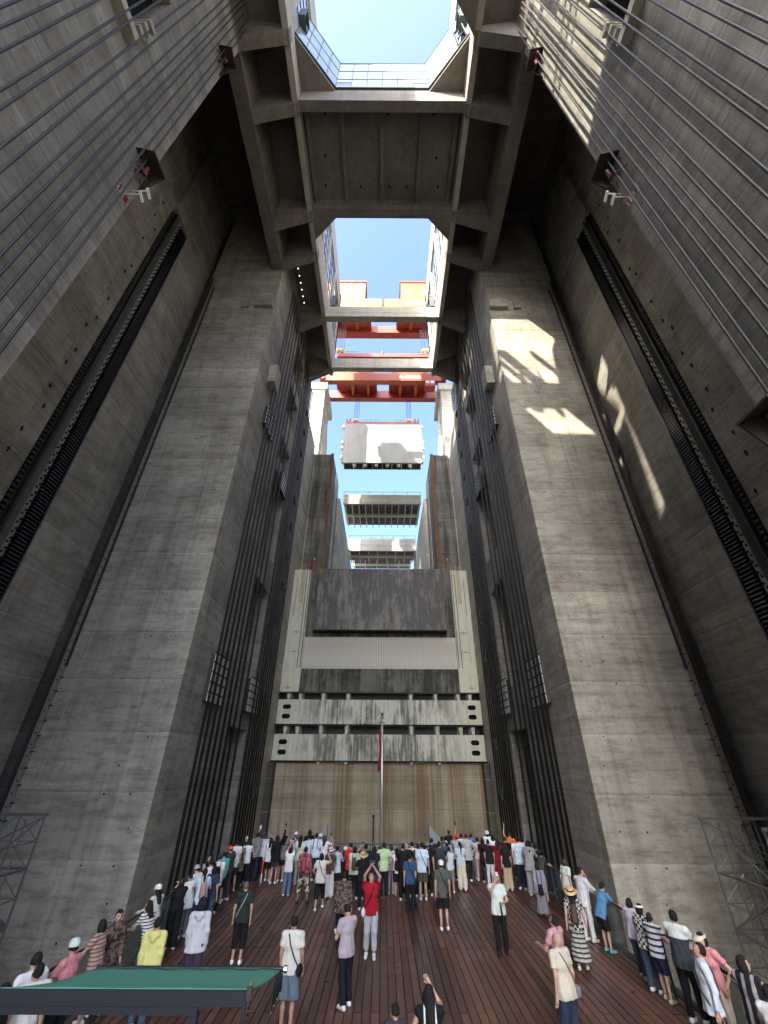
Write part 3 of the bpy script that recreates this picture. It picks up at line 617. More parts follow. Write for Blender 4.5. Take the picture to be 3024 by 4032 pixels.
def bridge(name, label, y0, y1, ztop, zbot, nb, mat, holes=True):
    t = thing(name, label, 'bridge', 'bridges over the channel', (0, y0, zbot)); iv = Matrix.Translation((0, -y0, -zbot))
    def part(mb, nm, m_):
        o = mb.build(nm, m_, t); o.matrix_parent_inverse = iv; return o
    part(MB().box(-9.04, 9.04, y0, y0 + .6, zbot, ztop), 'fascia', mat)
    part(MB().box(-9.04, 9.04, y0 + .603, y1, zbot + .9, zbot + 1.3), 'deck_slab', M['girder'])
    for k in range(nb):
        x = -8.6 + 17.2 * k / (nb - 1); part(MB().box(x - .09, x + .09, y0 + .603, y1, zbot + .1, zbot + .897), 'girder', M['gate'] if k % 1 == 0 else M['girder'])
    part(MB().box(-9.04, 9.04, (y0 + y1) / 2 - .3, (y0 + y1) / 2 + .3, zbot - .05, zbot + .5), 'cross_girder', M['gate'])
    if holes:
        w = MB()
        for x in (-5.5, -2.3, 2.6, 5.6):
            for yy in (y0 + 3.2, y1 - 3.2): w.poly([(x + .45 * math.cos(-q * math.pi / 6), yy + .5 * math.sin(-q * math.pi / 6), zbot + .895) for q in range(12)])
        part(w, 'man_hole', M['hole'])
    r = MB()
    for x in range(-9, 10, 3): r.tube([(x, y0 + .3, ztop), (x, y0 + .3, ztop + 1)], .05, 4)
    r.tube([(-9, y0 + .3, ztop + 1), (9, y0 + .3, ztop + 1)], .05, 4); part(r, 'railing', M['steel'])
bridge('road_bridge', 'nearest bridge with dark ribbed steel underside over the channel', 79.5, 91, 53.4 + Z4, 50.9 + Z4, 12, M['pale'])
bridge('road_bridge', 'middle bridge with sunlit pale side beyond the ribbed one', 98, 106, 51.6 + Z4, 47.9 + Z4, 8, M['build'], False)
bridge('road_bridge', 'farthest low bridge seen just over the gate top', 112, 121, 53.5 + Z4, 51.9 + Z4, 6, M['pale'], False)
# ------------------------------------------------------------------ hung bulkhead and the two red gantry cranes
M['crane'] = paint('crane_orange', (.36, .07, .015), (.26, .06, .025), .3, rough=.5)
M['cranered'] = paint('crane_red', (.34, .04, .018), (.20, .03, .02), .3, rough=.5)
M['cranehouse'] = paint('crane_house_orange', (.37, .115, .02), (.33, .10, .025), .25, rough=.5)
M['bulk'] = paint('bulkhead_grey', (.25, .25, .22), (.14, .14, .125), .6, .48, .60)
M['white'] = simple('white_lettering', (.8, .78, .7), .6)
M['cream'] = simple('cream_trim', (.75, .55, .25), .6)
t = thing('bulkhead_gate', 'grey bulkhead gate hanging from the crane in front of the blue sky', 'bulkhead gate', None, (0, 71, 56.5 + Z4)); iv = Matrix.Translation((0, -71, -56.5 - Z4))
def part(mb, nm, m_, parent=None):
    o = mb.build(nm, m_, parent or t)
    if parent is None: o.matrix_parent_inverse = iv
    return o
z0, z1 = 56.2 + Z4, 67.8 + Z4
part(MB().box(-8.75, 8.75, 71, 71.4, z0, z1), 'skin_plate', M['bulk'])
part(MB().box(-8.75, 8.75, 71.403, 73.3, z0 + 1.0, z0 + 1.2), 'inner_web', M['girder'])
for k in range(9): x = -8.6 + k * 2.15; part(MB().box(x - .08, x + .08, 71.403, 73.3, z0, z0 + .99), 'stiffener', M['gate'])
part(MB().box(-8.75, 8.75, 73.303, 73.5, z0, z0 + 1.5), 'rear_web', M['girder'])
for k in range(6):
    x = -6.2 + k * 2.45; w = MB(); w.tube([(x, 71.35, z0 + .1), (x, 72.3, z0 + .1)], .4, 10); part(w, 'drain_pipe', M['white'])
for s in (-1, 1):
    part(MB().box(s * 8.753, s * 9.1, 71.1, 72.2, z0 + .5, z1), 'edge_guide', M['bulk'])
    for zz in (1.2, 3.9, 5.4, 10.2): part(MB().box(s * 8.9, s * 9.35, 70.8, 71.6, z0 + zz, z0 + zz + .8), 'guide_shoe', M['gate'])
part(MB().box(-8.6, 8.6, 71.2, 72.6, z1 + .003, z1 + .75), 'lifting_beam', M['cranered'])
for s in (-1, 1):
    part(MB().box(s * 7.5, s * 7.9, 71.3, 72.4, z1 + .75, z1 + 1.9), 'lifting_lug', M['cranered']); part(MB().box(s * 8.3, s * 8.6, 71.3, 72.4, z1 + .75, z1 + 1.9), 'lifting_lug', M['cranered'])
    w = MB(); w.tube([(s * 4.1, 71.9, z1 + .75), (s * 4.1, 71.9, z1 + 1.25)], .3, 8); part(w, 'pin_block', M['cranered'])
r = MB()
for x in range(-5, 0): r.tube([(x + .3, 71.5, z1 + .75), (x + .3, 71.5, z1 + 1.7)], .04, 4)
r.tube([(-4.7, 71.5, z1 + 1.7), (-.7, 71.5, z1 + 1.7)], .04, 4); r.tube([(3.3, 71.5, z1 + 1.7), (5.2, 71.5, z1 + 1.7)], .04, 4)
for x in (3.3, 4.3, 5.2): r.tube([(x, 71.5, z1 + .75), (x, 71.5, z1 + 1.7)], .04, 4)
part(r, 'railing', M['steel'])
for s, side in SIDES:
    tt = thing('pulley_block', 'yellow pulley block on the hanging bulkhead, %s end' % side, 'pulley block', 'yellow pulley blocks', (s * 6.3, 71.9, z1 + .753))
    w = MB(); w.box(-.25, .25, -.25, .25, 0, .5); w.build('stem', M['cranered'], tt)
    M['hook'] = simple('hook_yellow', (.75, .45, .04), .5)
    w = MB()
    for k in range(4): w.tube([(-.62 + k * .33, 0, 1.05), (-.38 + k * .33, 0, 1.05)], .5, 12)
    w.build('sheave', M['hook'], tt)
    w = MB()
    for k in range(4): w.tube([(-.55 + k * .36, (k % 2) * .5 - .25, 1.4), (-.35 + k * .3, (k % 2) * .5 - .25, 79.5 + Z4 - z1 - .75)], .05, 4)
    w.build('hoist_rope', M['steel'], tt)
GLY = {'2': [(0, 4, 3, 5), (2, 3, 3, 4), (0, 2.1, 3, 3), (0, 1, 1, 2.1), (0, 0, 3, 1)], 'x': [(0, 0, .9, .9), (.9, .9, 1.9, 1.9), (1.9, 1.9, 2.8, 2.8), (0, 1.9, .9, 2.8), (1.9, 0, 2.8, .9)],
       '5': [(0, 4, 3, 5), (0, 3, 1, 4), (0, 2.1, 3, 3), (2, 1, 3, 2.1), (0, 0, 3, 1)], '0': [(0, 0, 1, 5), (2, 0, 3, 5), (1, 0, 2, 1), (1, 4, 2, 5)], '1': [(1, 0, 2, 5), (.3, 3.6, 1, 4.4)],
       '8': [(0, 0, 1, 5), (2, 0, 3, 5), (1, 0, 2, .9), (1, 4.1, 2, 5), (1, 2.1, 2, 2.9)], '7': [(0, 4, 3, 5), (2, 2, 3, 4), (1.2, 0, 2.2, 2)],
       'k': [(0, 0, 1, 5), (1, 2, 1.8, 3), (1.8, 3, 3, 5), (1.8, 0, 3, 2)], 'N': [(0, 0, .9, 5), (2.2, 0, 3.1, 5), (.9, 2.6, 1.6, 4.2), (1.5, 1, 2.2, 2.8)]}
def letters(txt, x, y, z, h_, axis=(1, 0)):
    w = MB(); k = h_ / 5; cx = 0
    for ch in txt:
        if ch == ' ': cx += 2 * k; continue
        for a, b, c, d in GLY[ch]:
            x0, x1 = cx + a * k, cx + c * k
            if axis[0]: w.box(x + axis[0] * x0, x + axis[0] * x1, y - .03, y, z + b * k, z + d * k)
            else: w.box(x - .03, x + .03, y + axis[1] * x0, y + axis[1] * x1, z + b * k, z + d * k)
        cx += 3.9 * k
    return w
# crane that carries the bulkhead
t = thing('gantry_crane', 'red orange twin girder gantry crane whose ropes hold the grey bulkhead', 'gantry crane', 'red gantry cranes', (0, 71, 83.5)); iv = Matrix.Translation((0, -71, -83.5))
zc = 79.2 + Z4
part(MB().box(-14.2, 14.2, 68, 69.4, zc, zc + 2.6), 'front_girder', M['crane'])
part(MB().box(-14.2, 14.2, 73.6, 75, zc, zc + 2.6), 'rear_girder', M['cranered'])
for x0, x1 in ((-7.9, -7.2), (-4.0, -3.4), (4.0, 4.7), (7.9, 8.6)): part(MB().box(x0, x1, 69.4, 73.6, zc + .6, zc + 1.8), 'cross_tie', M['crane'])
for x0, x1 in ((-11, -1.5), (1.5, 11)): part(MB().box(x0, x1, 69.403, 73.597, zc + 1.9, zc + 2.5), 'trolley', M['cranered'])
for x0, x1 in ((-11.8, -2.3), (2.3, 11.2)): part(MB().box(x0, x1, 69.2, 73.6, zc + 2.7, zc + 5.2), 'machinery_house', M['cranered'])
for s in (-1, 1): part(MB().box(s * 14.2, s * 15.4, 67.4, 75.6, zc + .1, zc + 1.6), 'end_carriage', M['cranered'])
w = MB(); w.box(10.2, 12.6, 67.5, 69.6, zc - 2.3, zc - .3); cabn = part(w, 'driver_cab', M['cranered'])
for a in (10.3, 11.5): part(MB().box(a, a + .9, 67.44, 67.49, zc - 1.5, zc - .6), 'cab_window', M['win'])
part(letters('2x1500kN', 4.0, 67.99, zc + .8, .85), 'lettering', M['white'])
r = MB()
for x in range(-14, 15, 2): r.tube([(x, 74.9, zc + 2.6), (x, 74.9, zc + 3.6)], .05, 4)
r.tube([(-14, 74.9, zc + 3.6), (14, 74.9, zc + 3.6)], .05, 4); r.tube([(-14, 74.9, zc + 3.1), (14, 74.9, zc + 3.1)], .04, 4)
part(r, 'railing', M['steel'])
# nearer crane over the towers
t = thing('gantry_crane', 'orange gantry crane with two windowed machine houses seen through the far sky opening', 'gantry crane', 'red gantry cranes', (0, 54, 88)); iv = Matrix.Translation((0, -54, -88))
zc = 83.8 + Z4
part(MB().box(-16, 16, 52, 53.6, zc, zc + 2.9), 'front_girder', M['cranehouse'])
part(MB().box(-16, 16, 58.2, 59.8, zc, zc + 2.4), 'rear_girder', M['cranered'])
part(MB().box(-9.4, -2.7, 53.7, 58.1, zc + 1.2, zc + 1.6), 'trolley', M['cranered']); part(MB().box(3.0, 9.8, 53.7, 58.1, zc + 1.2, zc + 1.6), 'trolley', M['cranered'])
for x in (-5.9, 6.3): part(MB().box(x - .4, x + .4, 53.65, 58.15, zc + .7, zc + 1.19), 'cross_tie', M['crane'])
for x0, x1 in ((-12.5, -4.1), (4.0, 12.6)):
    h_ = part(MB().box(x0, x1, 53.0, 58.5, zc + 3.6, zc + 11.0), 'machine_house', M['cranehouse'])
    part(MB().box(x0 - .2, x1 + .2, 52.8, 58.7, zc + 11.003, zc + 11.4), 'house_roof', M['cranered'])
    part(MB().box(x0 + .1, x1 - .3, 52.6, 58.3, zc + 2.0, zc + 3.59), 'house_base', M['cranered'])
    ws = (-9.9, -6.6, -11.9) if x0 < 0 else (5.6, 9.1, 11.8)
    for x in ws: part(MB().box(x - .65, x + .65, 52.94, 52.99, zc + 6.2, zc + 7.4), 'house_window', M['win'])
    if x0 < 0:
        for x in (-10.8, -9.0, -8.6, -7.4, -5.7, -5.2): part(MB().box(x - .12, x + .12, 52.93, 52.99, zc + 4.2, zc + 10.6), 'trim_strip', M['cream'])
    else:
        for x in (7.3, 10.4): part(MB().box(x - .05, x + .05, 52.95, 52.99, zc + 4.0, zc + 10.8), 'trim_strip', M['crane'])
part(letters('2x2500kN', 5.0, 51.99, zc + 1.0, .8), 'lettering', M['white'])
for s in (-1, 1): part(MB().box(s * 14.6, s * 16.6, 51, 60.5, zc - 2.0, zc - .003), 'end_carriage', M['cranered'])
for s in (-1, 1): part(MB().box(s * 14.8, s * 16.4, 51, 58.5, 54, zc - 2.003), 'support_leg', M['build'])
r = MB()
for k in range(9): r.tube([(-3.4 + k * .85, 53, zc + 2.9), (-3.4 + k * .85, 53, zc + 3.9)], .05, 4)
for zz in (3.4, 3.9): r.tube([(-3.4, 53, zc + zz), (3.4, 53, zc + zz)], .045, 4)
part(r, 'railing', M['steel'])
w = MB(); w.box(-.25, .25, 51.9, 52, zc + .3, zc + 2.8); part(w, 'cable_tray', M['rust'])
# spreader of the nearer crane
t = thing('spreader_beam', 'red spreader beam with yellow hoist blocks hanging behind the farther strut', 'spreader beam', None, (0, 55.5, 77)); iv = Matrix.Translation((0, -55.5, -77))
part(MB().box(-9.4, 9.4, 55, 56.2, 71.2 + Z4, 72.2 + Z4), 'beam', M['cranered'])
w = MB(); w.tube([(0, 55.2, 72.2 + Z4), (0, 55.2, 72.9 + Z4)], .3, 8); part(w, 'pin_block', M['cranered'])
for s in (-1, 1):
    part(MB().box(s * 8.6, s * 9.2, 55.1, 55.9, 72.2 + Z4, 73.0 + Z4), 'block_stem', M['crane'])
    w = MB()
    for k in range(3): w.tube([(s * 8.9 - .7 + k * .5, 55.5, 73.5 + Z4), (s * 8.9 - .35 + k * .5, 55.5, 73.5 + Z4)], .6, 12)
    part(w, 'sheave', M['hook'])
    w = MB()
    for k in range(5): w.tube([(s * 8.9 - .7 + k * .35, 55.5, 73.8 + Z4), (s * 8.9 - .8 + k * .4, 55.5, 84 + Z4)], .05, 4)
    part(w, 'hoist_rope', M['steel'])
r = MB()
for x in (-7.8, -6.9, -6, -5.1): r.tube([(x, 55.3, 72.2 + Z4), (x, 55.3, 73.1 + Z4)], .04, 4)
r.tube([(-7.8, 55.3, 73.1 + Z4), (-5.1, 55.3, 73.1 + Z4)], .04, 4)
for x in (7.2, 7.9): r.tube([(x, 55.3, 72.2 + Z4), (x, 55.3, 73.0 + Z4)], .04, 4)
r.tube([(7.2, 55.3, 73 + Z4), (7.9, 55.3, 73 + Z4)], .04, 4)
part(r, 'railing', M['steel'])
# ------------------------------------------------------------------ deck of wet hardwood boards with glass balustrade
def wood():
    mt, nt, b = newmat('wet_hardwood'); L = nt.links.new
    tc = N(nt, 'ShaderNodeTexCoord'); oi = N(nt, 'ShaderNodeObjectInfo')
    ad = N(nt, 'ShaderNodeVectorMath', operation='ADD'); L(tc.outputs['Object'], ad.inputs[0])
    sc = N(nt, 'ShaderNodeVectorMath', operation='SCALE'); L(oi.outputs['Location'], sc.inputs[0]); sc.inputs['Scale'].default_value = 1.37; L(sc.outputs[0], ad.inputs[1])
    mp = N(nt, 'ShaderNodeMapping'); mp.inputs['Scale'].default_value = (18, .9, 6); L(ad.outputs[0], mp.inputs['Vector'])
    nz = N(nt, 'ShaderNodeTexNoise'); nz.inputs['Scale'].default_value = 1.5; nz.inputs['Detail'].default_value = 6; L(mp.outputs[0], nz.inputs['Vector'])
    mx = N(nt, 'ShaderNodeMix', data_type='RGBA'); mx.inputs['A'].default_value = (.055, .024, .015, 1); mx.inputs['B'].default_value = (.145, .066, .042, 1); L(nz.outputs['Fac'], mx.inputs['Factor'])
    hv = N(nt, 'ShaderNodeHueSaturation'); L(mx.outputs['Result'], hv.inputs['Color'])
    mr = N(nt, 'ShaderNodeMapRange'); L(oi.outputs['Random'], mr.inputs['Value']); mr.inputs['To Min'].default_value = .55; mr.inputs['To Max'].default_value = 1.65; L(mr.outputs[0], hv.inputs['Value'])
    n2 = N(nt, 'ShaderNodeTexNoise'); n2.inputs['Scale'].default_value = .55; n2.inputs['Detail'].default_value = 6; L(ad.outputs[0], n2.inputs['Vector'])
    gp = N(nt, 'ShaderNodeNewGeometry'); n3 = N(nt, 'ShaderNodeTexNoise'); n3.inputs['Scale'].default_value = .8; n3.inputs['Detail'].default_value = 7; n3.inputs['Roughness'].default_value = .7; L(gp.outputs['Position'], n3.inputs['Vector'])
    m2 = N(nt, 'ShaderNodeMix', data_type='RGBA'); L(ramp(nt, n3.outputs['Fac'], [(.48, 0), (.72, .6)]), m2.inputs['Factor']); L(hv.outputs[0], m2.inputs['A']); m2.inputs['B'].default_value = (.13, .085, .065, 1)
    L(m2.outputs['Result'], b.inputs['Base Color'])
    rr = N(nt, 'ShaderNodeMapRange'); L(n3.outputs['Fac'], rr.inputs['Value']); rr.inputs['From Min'].default_value = .3; rr.inputs['From Max'].default_value = .7; rr.inputs['To Min'].default_value = .24; rr.inputs['To Max'].default_value = .5; L(rr.outputs[0], b.inputs['Roughness'])
    bp = N(nt, 'ShaderNodeBump'); bp.inputs['Strength'].default_value = .25; bp.inputs['Distance'].default_value = .01; L(nz.outputs['Fac'], bp.inputs['Height']); L(bp.outputs['Normal'], b.inputs['Normal'])
    return mt
M['wood'] = wood()
XL, XRR, YD0, YD1 = -6.1, 7.32, 7.5, 26.25
d = MB(); d.box(XL - .25, XRR + .25, -8, YD1 + .3, -.5, -.05); deck = tag(d.build('deck', M['hole']), kind='structure')
w = MB(); w.box(XL - .22, XL, YD0, YD1 + .25, -.5, .02); w.box(XRR, XRR + .22, YD0, YD1 + .25, -.5, .02); w.box(XL, XRR, YD1, YD1 + .25, -.5, .02); w.build('edge_kerb', M['steel'], deck)
PW = .1917; rnd = random.Random(11); pl = {}
for i in range(70):
    y = YD0; x = XL + PW * (i + .5)
    cuts = [YD0, 11.9 + 1.2 * (i % 2), 16.7 + 1.2 * ((i + 1) % 2), 21.5 + 1.2 * (i % 2), YD1]
    for a, b in zip(cuts, cuts[1:]):
        ln = round(b - a - .012, 3)
        if ln not in pl:
            q = MB(); hw = PW / 2 - .009
            q.prism([(-hw, 0), (hw, 0), (hw, ln), (-hw, ln)], -.045, -.004); q.prism([(-hw + .006, .004), (hw - .006, .004), (hw - .006, ln - .004), (-hw + .006, ln - .004)], -.0041, 0)
            pl[ln] = q.mesh('plank', M['wood'])
        link('plank', pl[ln], deck, (x, a + .006, rnd.uniform(-.003, .003)))
M['scr'] = simple('screw_heads', (.35, .33, .3), .35, .8)
q = MB()
for i in range(70):
    x = XL + PW * (i + .5)
    for k in range(26):
        y = 8.1 + k * .7
        if y < YD1 - .2:
            for dx in (-.05, .05): q.box(x + dx - .006, x + dx + .006, y - .006, y + .006, 0.0005, .004)
tag(q.build('screw', M['scr'], deck), kind='stuff')
M['glass'] = simple('balustrade_glass', (.20, .26, .24), .06, 0, .15, .7, spec=.6)
M['glass'].node_tree.nodes['Principled BSDF'].inputs['Alpha'].default_value = .42
M['rail'] = simple('dark_handrail', (.03, .032, .035), .35, .5)
def rail(p, q, label):
    p, q = Vector((*p, 0)), Vector((*q, 0)); L_ = (q - p).length; n = round(L_ / 1.55); dr = (q - p) / n; u = dr.normalized()
    t = thing('glass_railing', label, 'railing', 'glass railings round the deck', p); iv = Matrix.Translation(-p)
    def part(mb, nm, m_, par=None):
        o = mb.build(nm, m_, par or t); o.matrix_parent_inverse = iv if par is None else Matrix(); return o
    nrm = Vector((u.y, -u.x, 0)) * .01
    for k in range(n):
        a = p + dr * k + u * .05; b = p + dr * (k + 1) - u * .05
        m_ = MB(); m_.hexa([a - nrm + Vector((0, 0, .06)), b - nrm + Vector((0, 0, .06)), b + nrm + Vector((0, 0, .06)), a + nrm + Vector((0, 0, .06)), a - nrm + Vector((0, 0, 1.03)), b - nrm + Vector((0, 0, 1.03)), b + nrm + Vector((0, 0, 1.03)), a + nrm + Vector((0, 0, 1.03))])
        part(m_, 'glass_panel', M['glass'])
    for k in range(n + 1):
        a = p + dr * k; part(MB().tube([a + Vector((0, 0, .003)), a + Vector((0, 0, 1.07))], .025, 6), 'post', M['rail'])
    part(MB().tube([p + Vector((0, 0, 1.1)), q + Vector((0, 0, 1.1))], .032, 8), 'handrail', M['rail'])
rail((XL + .1, 7.6), (XL + .1, YD1 - .1), 'glass balustrade with dark handrail along the left deck edge')
rail((XRR - .1, 7.6), (XRR - .1, YD1 - .1), 'glass balustrade with dark handrail along the right deck edge')
rail((XL + .1, YD1 - .1), (XRR - .1, YD1 - .1), 'glass balustrade behind the crowd at the far deck edge')
# flagpole with furled red flag, lower dark pole
M['pole'] = simple('polished_pole', (.62, .62, .58), .22, .6); M['flag'] = simple('red_flag', (.36, .012, .015), .7, 0, .25, 5)
t = thing('flagpole', 'tall shiny flagpole with a furled red flag standing before the gate', 'flagpole', None, (.42, 27.1, 0))
w = MB(); w.tube([(0, 0, -3), (0, 0, 3.2), (0, 0, 6.95)], [.075, .07, .05], 12); w.build('pole', M['pole'], t, True)
w = MB(); w.box(-.09, .09, -.04, .04, 6.8, 6.88); w.tube([(0, 0, 6.95), (0, 0, 7.1)], .07, 8); w.box(-.16, .16, -.03, .03, 6.55, 6.6); w.build('truck', M['steel'], t)
w = MB(); w.tube([(-.09, -.06, -3), (-.09, -.06, 6.8)], .008, 4); w.build('halyard', M['steel'], t)
fl = MB(); rows = 18; cols = 9
for i in range(rows):
    z = 6.35 - i * .125; wd = .07 + .12 * (i / rows) ** 1.4
    for j in range(cols):
        u = j / (cols - 1); fl.v.append((-.06 - wd * u - .03 * math.sin(i * .5), .07 * math.sin(u * 9 + i * .35) * (0.4 + i / rows), z - .12 * u * i / rows))
for i in range(rows - 1):
    for j in range(cols - 1): fl.face((i * cols + j, i * cols + j + 1, (i + 1) * cols + j + 1, (i + 1) * cols + j))
fo = fl.build('flag', M['flag'], t, True); sm = fo.modifiers.new('s', 'SOLIDIFY'); sm.thickness = .012
t = thing('short_post', 'slim dark post standing left of the flagpole behind the crowd', 'post', None, (-.02, 26.8, 0))
MB().tube([(0, 0, -1), (0, 0, 2.08)], .045, 8).build('shaft', M['steel'], t); MB().tube([(0, 0, 2.08), (0, 0, 2.14), (0, 0, 2.2)], [.05, .085, .085], 8).build('cap', M['steel'], t)
M['redw'] = simple('barrier_red', (.75, .05, .03), .5); M['wht'] = simple('barrier_white', (.8, .8, .78), .5)
# ------------------------------------------------------------------ truss scaffolds in the recesses
M['truss'] = simple('galvanised_truss', (.21, .21, .20), .5, .5, .3, 2)
for s, side in SIDES:
    x0, x1, y0, y1, zt = 15.75, 19.5, 20.6, 24.4, 2.3
    t = thing('truss_tower', 'grey steel truss tower standing beside the %s pillar below the deck' % side, 'truss tower', 'truss towers', (s * 17.6, 22.5, -15)); iv = Matrix.Translation((-s * 17.6, -22.5, 15))
    def part(mb, nm, kind=None):
        o = mb.build(nm, M['truss'], t); o.matrix_parent_inverse = iv
        if kind: o['kind'] = kind
    part(MB().box(s * (x0 - .1), s * (x1 + .1), y1 - .06, y1 + .06, zt, zt + .12), 'top_beam'); part(MB().box(s * (x0 - .1), s * (x1 + .1), y0 - .06, y0 + .06, zt, zt + .12), 'top_beam')
    cs = [(x0, y0), (x1, y0), (x1, y1), (x0, y1), ((x0 + x1) / 2, y0)]
    for x, y in cs: part(MB().tube([(s * x, y, -15), (s * x, y, zt)], .055, 6), 'leg')
    lv = [zt - 1.9 * k for k in range(8)]
    for k, z in enumerate(lv):
        for a in range(4):
            b_ = (a + 1) % 4
            if k: part(MB().tube([(s * cs[a][0], cs[a][1], z), (s * cs[b_][0], cs[b_][1], z)], .04, 5), 'crossbar')
            if k < 7:
                p, q = (a, b_) if (k + a) % 2 else (b_, a)
                part(MB().tube([(s * cs[p][0], cs[p][1], z), (s * cs[q][0], cs[q][1], lv[k + 1])], .035, 5), 'brace')
    for z in lv[1:6]: part(MB().tube([(s * x0, y0, z), (s * x1, y1, z - .3)], .03, 5), 'brace')
    for xx in (x0 + 1.2, x0 + 2.5): part(MB().tube([(s * xx, y1, -15), (s * xx, y1, zt)], .035, 5), 'standard')
    for yy in (y0 + 1.3, y0 + 2.6): part(MB().tube([(s * x0, yy, -15), (s * x0, yy, zt)], .035, 5), 'standard')
    for k in range(9):
        z = zt - .95 - 1.0 * k
        part(MB().tube([(s * x0, y1, z), (s * x1, y1, z)], .025, 5), 'crossbar'); part(MB().tube([(s * x0, y0, z), (s * x0, y1, z)], .025, 5), 'crossbar')
        part(MB().tube([(s * x0, y1, z), (s * (x0 + 1.2), y1, z + 1.0)], .022, 5), 'brace'); part(MB().tube([(s * (x0 + 2.5), y1, z), (s * (x0 + 1.2), y1, z + 1.0)], .022, 5), 'brace')
# ------------------------------------------------------------------ fittings on the near walls: hoods, valves, cameras, number signs
M['hood'] = simple('brown_hood', (.055, .04, .032), .6, .2, .3, 2); M['valve'] = simple('red_valve', (.09, .022, .025), .5, .2, .4, 5); M['camw'] = simple('camera_white', (.75, .74, .66), .4)
M['signw'] = simple('sign_white', (.72, .68, .66), .6); M['signr'] = simple('sign_red', (.28, .03, .05), .6)
for s, side in SIDES:
    for y, z, nm in ((9.0, 31.6, 'lower'), (8.85, 52.2, 'upper')) + (((9.0, 13.4, 'lowest'),) if s > 0 else ()):
        t = thing('valve_hood', '%s brown sheet metal hood sheltering red valves at the %s wall edge' % (nm, side), 'hood', 'hoods on the near walls', (s * XW, y, z)); iv = Matrix.Translation((-s * XW, -y, -z))
        def part(mb, nm2, m_):
            o = mb.build(nm2, m_, t); o.matrix_parent_inverse = iv
        w = MB(); w.hexa([(s * XW, y - .55, z + .9), (s * (XW - 1.1), y - .5, z + .5), (s * (XW - 1.1), y + .75, z + .5), (s * XW, y + .8, z + .9), (s * XW, y - .55, z + .98), (s * (XW - 1.1), y - .5, z + .58), (s * (XW - 1.1), y + .75, z + .58), (s * XW, y + .8, z + .98)]); part(w, 'hood_top', M['hood'])
        w = MB(); w.hexa([(s * XW, y + .7, z - 1.2), (s * (XW - 1.0), y + .7, z + .5), (s * (XW - 1.0), y + .76, z + .5), (s * XW, y + .76, z - 1.2), (s * XW, y + .7, z + .9), (s * (XW - 1.0), y + .7, z + .52), (s * (XW - 1.0), y + .76, z + .52), (s * XW, y + .76, z + .9)]); part(w, 'hood_side', M['hood'])
        if nm == 'lowest': continue
        rv = random.Random(int(z))
        w = MB()
        for k in range(9):
            a = Vector((s * (XW - .15 - rv.random() * .5), y - .35 + rv.random() * .8, z - .9 + rv.random() * 1.1))
            b_ = a + Vector((rv.uniform(-.25, .25), rv.uniform(-.3, .3), rv.uniform(-.4, .4))); w.tube([a, (a + b_) / 2 + Vector((0, .05, .04)), b_], .032, 6)
        part(w, 'valve', M['valve'])
        w = MB(); w.tube([(s * XW, y + .1, z - .3), (s * (XW - .6), y + .1, z - .3)], .06, 6); w.tube([(s * (XW - .6), y + .1, z - .7), (s * (XW - .6), y + .1, z + .1)], .10, 8); part(w, 'valve_body', M['valve'])
    for y, z, nm in ((9.35, 29.3, 'nearer'), (9.55, 30.2, 'farther')):
        t = thing('surveillance_camera', '%s white surveillance camera on a bracket at the %s wall edge' % (nm, side), 'camera', 'surveillance cameras', (s * XW, y, z)); iv = Matrix.Translation((-s * XW, -y, -z))
        def part(mb, nm2, m_):
            o = mb.build(nm2, m_, t); o.matrix_parent_inverse = iv
        w = MB(); w.tube([(s * XW, y, z), (s * (XW - .75), y, z)], .035, 6); part(w, 'bracket', M['camw'])
        w = MB(); w.hexa([(s * (XW - .72), y - .08, z + .05), (s * (XW - .84), y - .08, z + .05), (s * (XW - .84), y + .32, z - .16), (s * (XW - .72), y + .32, z - .16), (s * (XW - .72), y - .08, z + .17), (s * (XW - .84), y - .08, z + .17), (s * (XW - .84), y + .32, z - .04), (s * (XW - .72), y + .32, z - .04)]); part(w, 'camera_body', M['camw'])
        w = MB(); w.tube([(s * (XW - .78), y + .315, z - .10), (s * (XW - .78), y + .36, z - .12)], .055, 8); part(w, 'lens', M['hole'])
    num = '18' if s < 0 else '17'
    y0 = 8.75 if s < 0 else 9.62
    t = thing('number_sign', 'pair of white plates with red numerals %s beside the %s cameras' % (num, side), 'number sign', 'number signs', (s * XW, 9.2, 28.6)); iv = Matrix.Translation((-s * XW, -9.2, -28.6))
    for k, ch in enumerate(num):
        yc = y0 + (k * .48 if s < 0 else -k * .48); zc = 28.7
        a, b_ = sorted((yc, yc + (.4 if s < 0 else -.4)))
        o = MB().box(s * (XW - .05), s * (XW - .003), a, b_, zc, zc + .62).build('plate', M['signw'], t); o.matrix_parent_inverse = iv
        f = MB()
        for q in ((a, a + .03, zc, zc + .62), (b_ - .03, b_, zc, zc + .62), (a, b_, zc, zc + .03), (a, b_, zc + .59, zc + .62)): f.box(s * (XW - .06), s * (XW - .052), *q)
        o2 = f.build('plate_border', M['signr'], o); 
        d_ = letters(ch, s * (XW - .053), yc + (.09 if s < 0 else -.09), zc + .11, .4, (0, 1 if s < 0 else -1))
        if s < 0: d_.v = [(x + .028, y, z) for x, y, z in d_.v]
        o3 = d_.build('numeral', M['signr'], o)
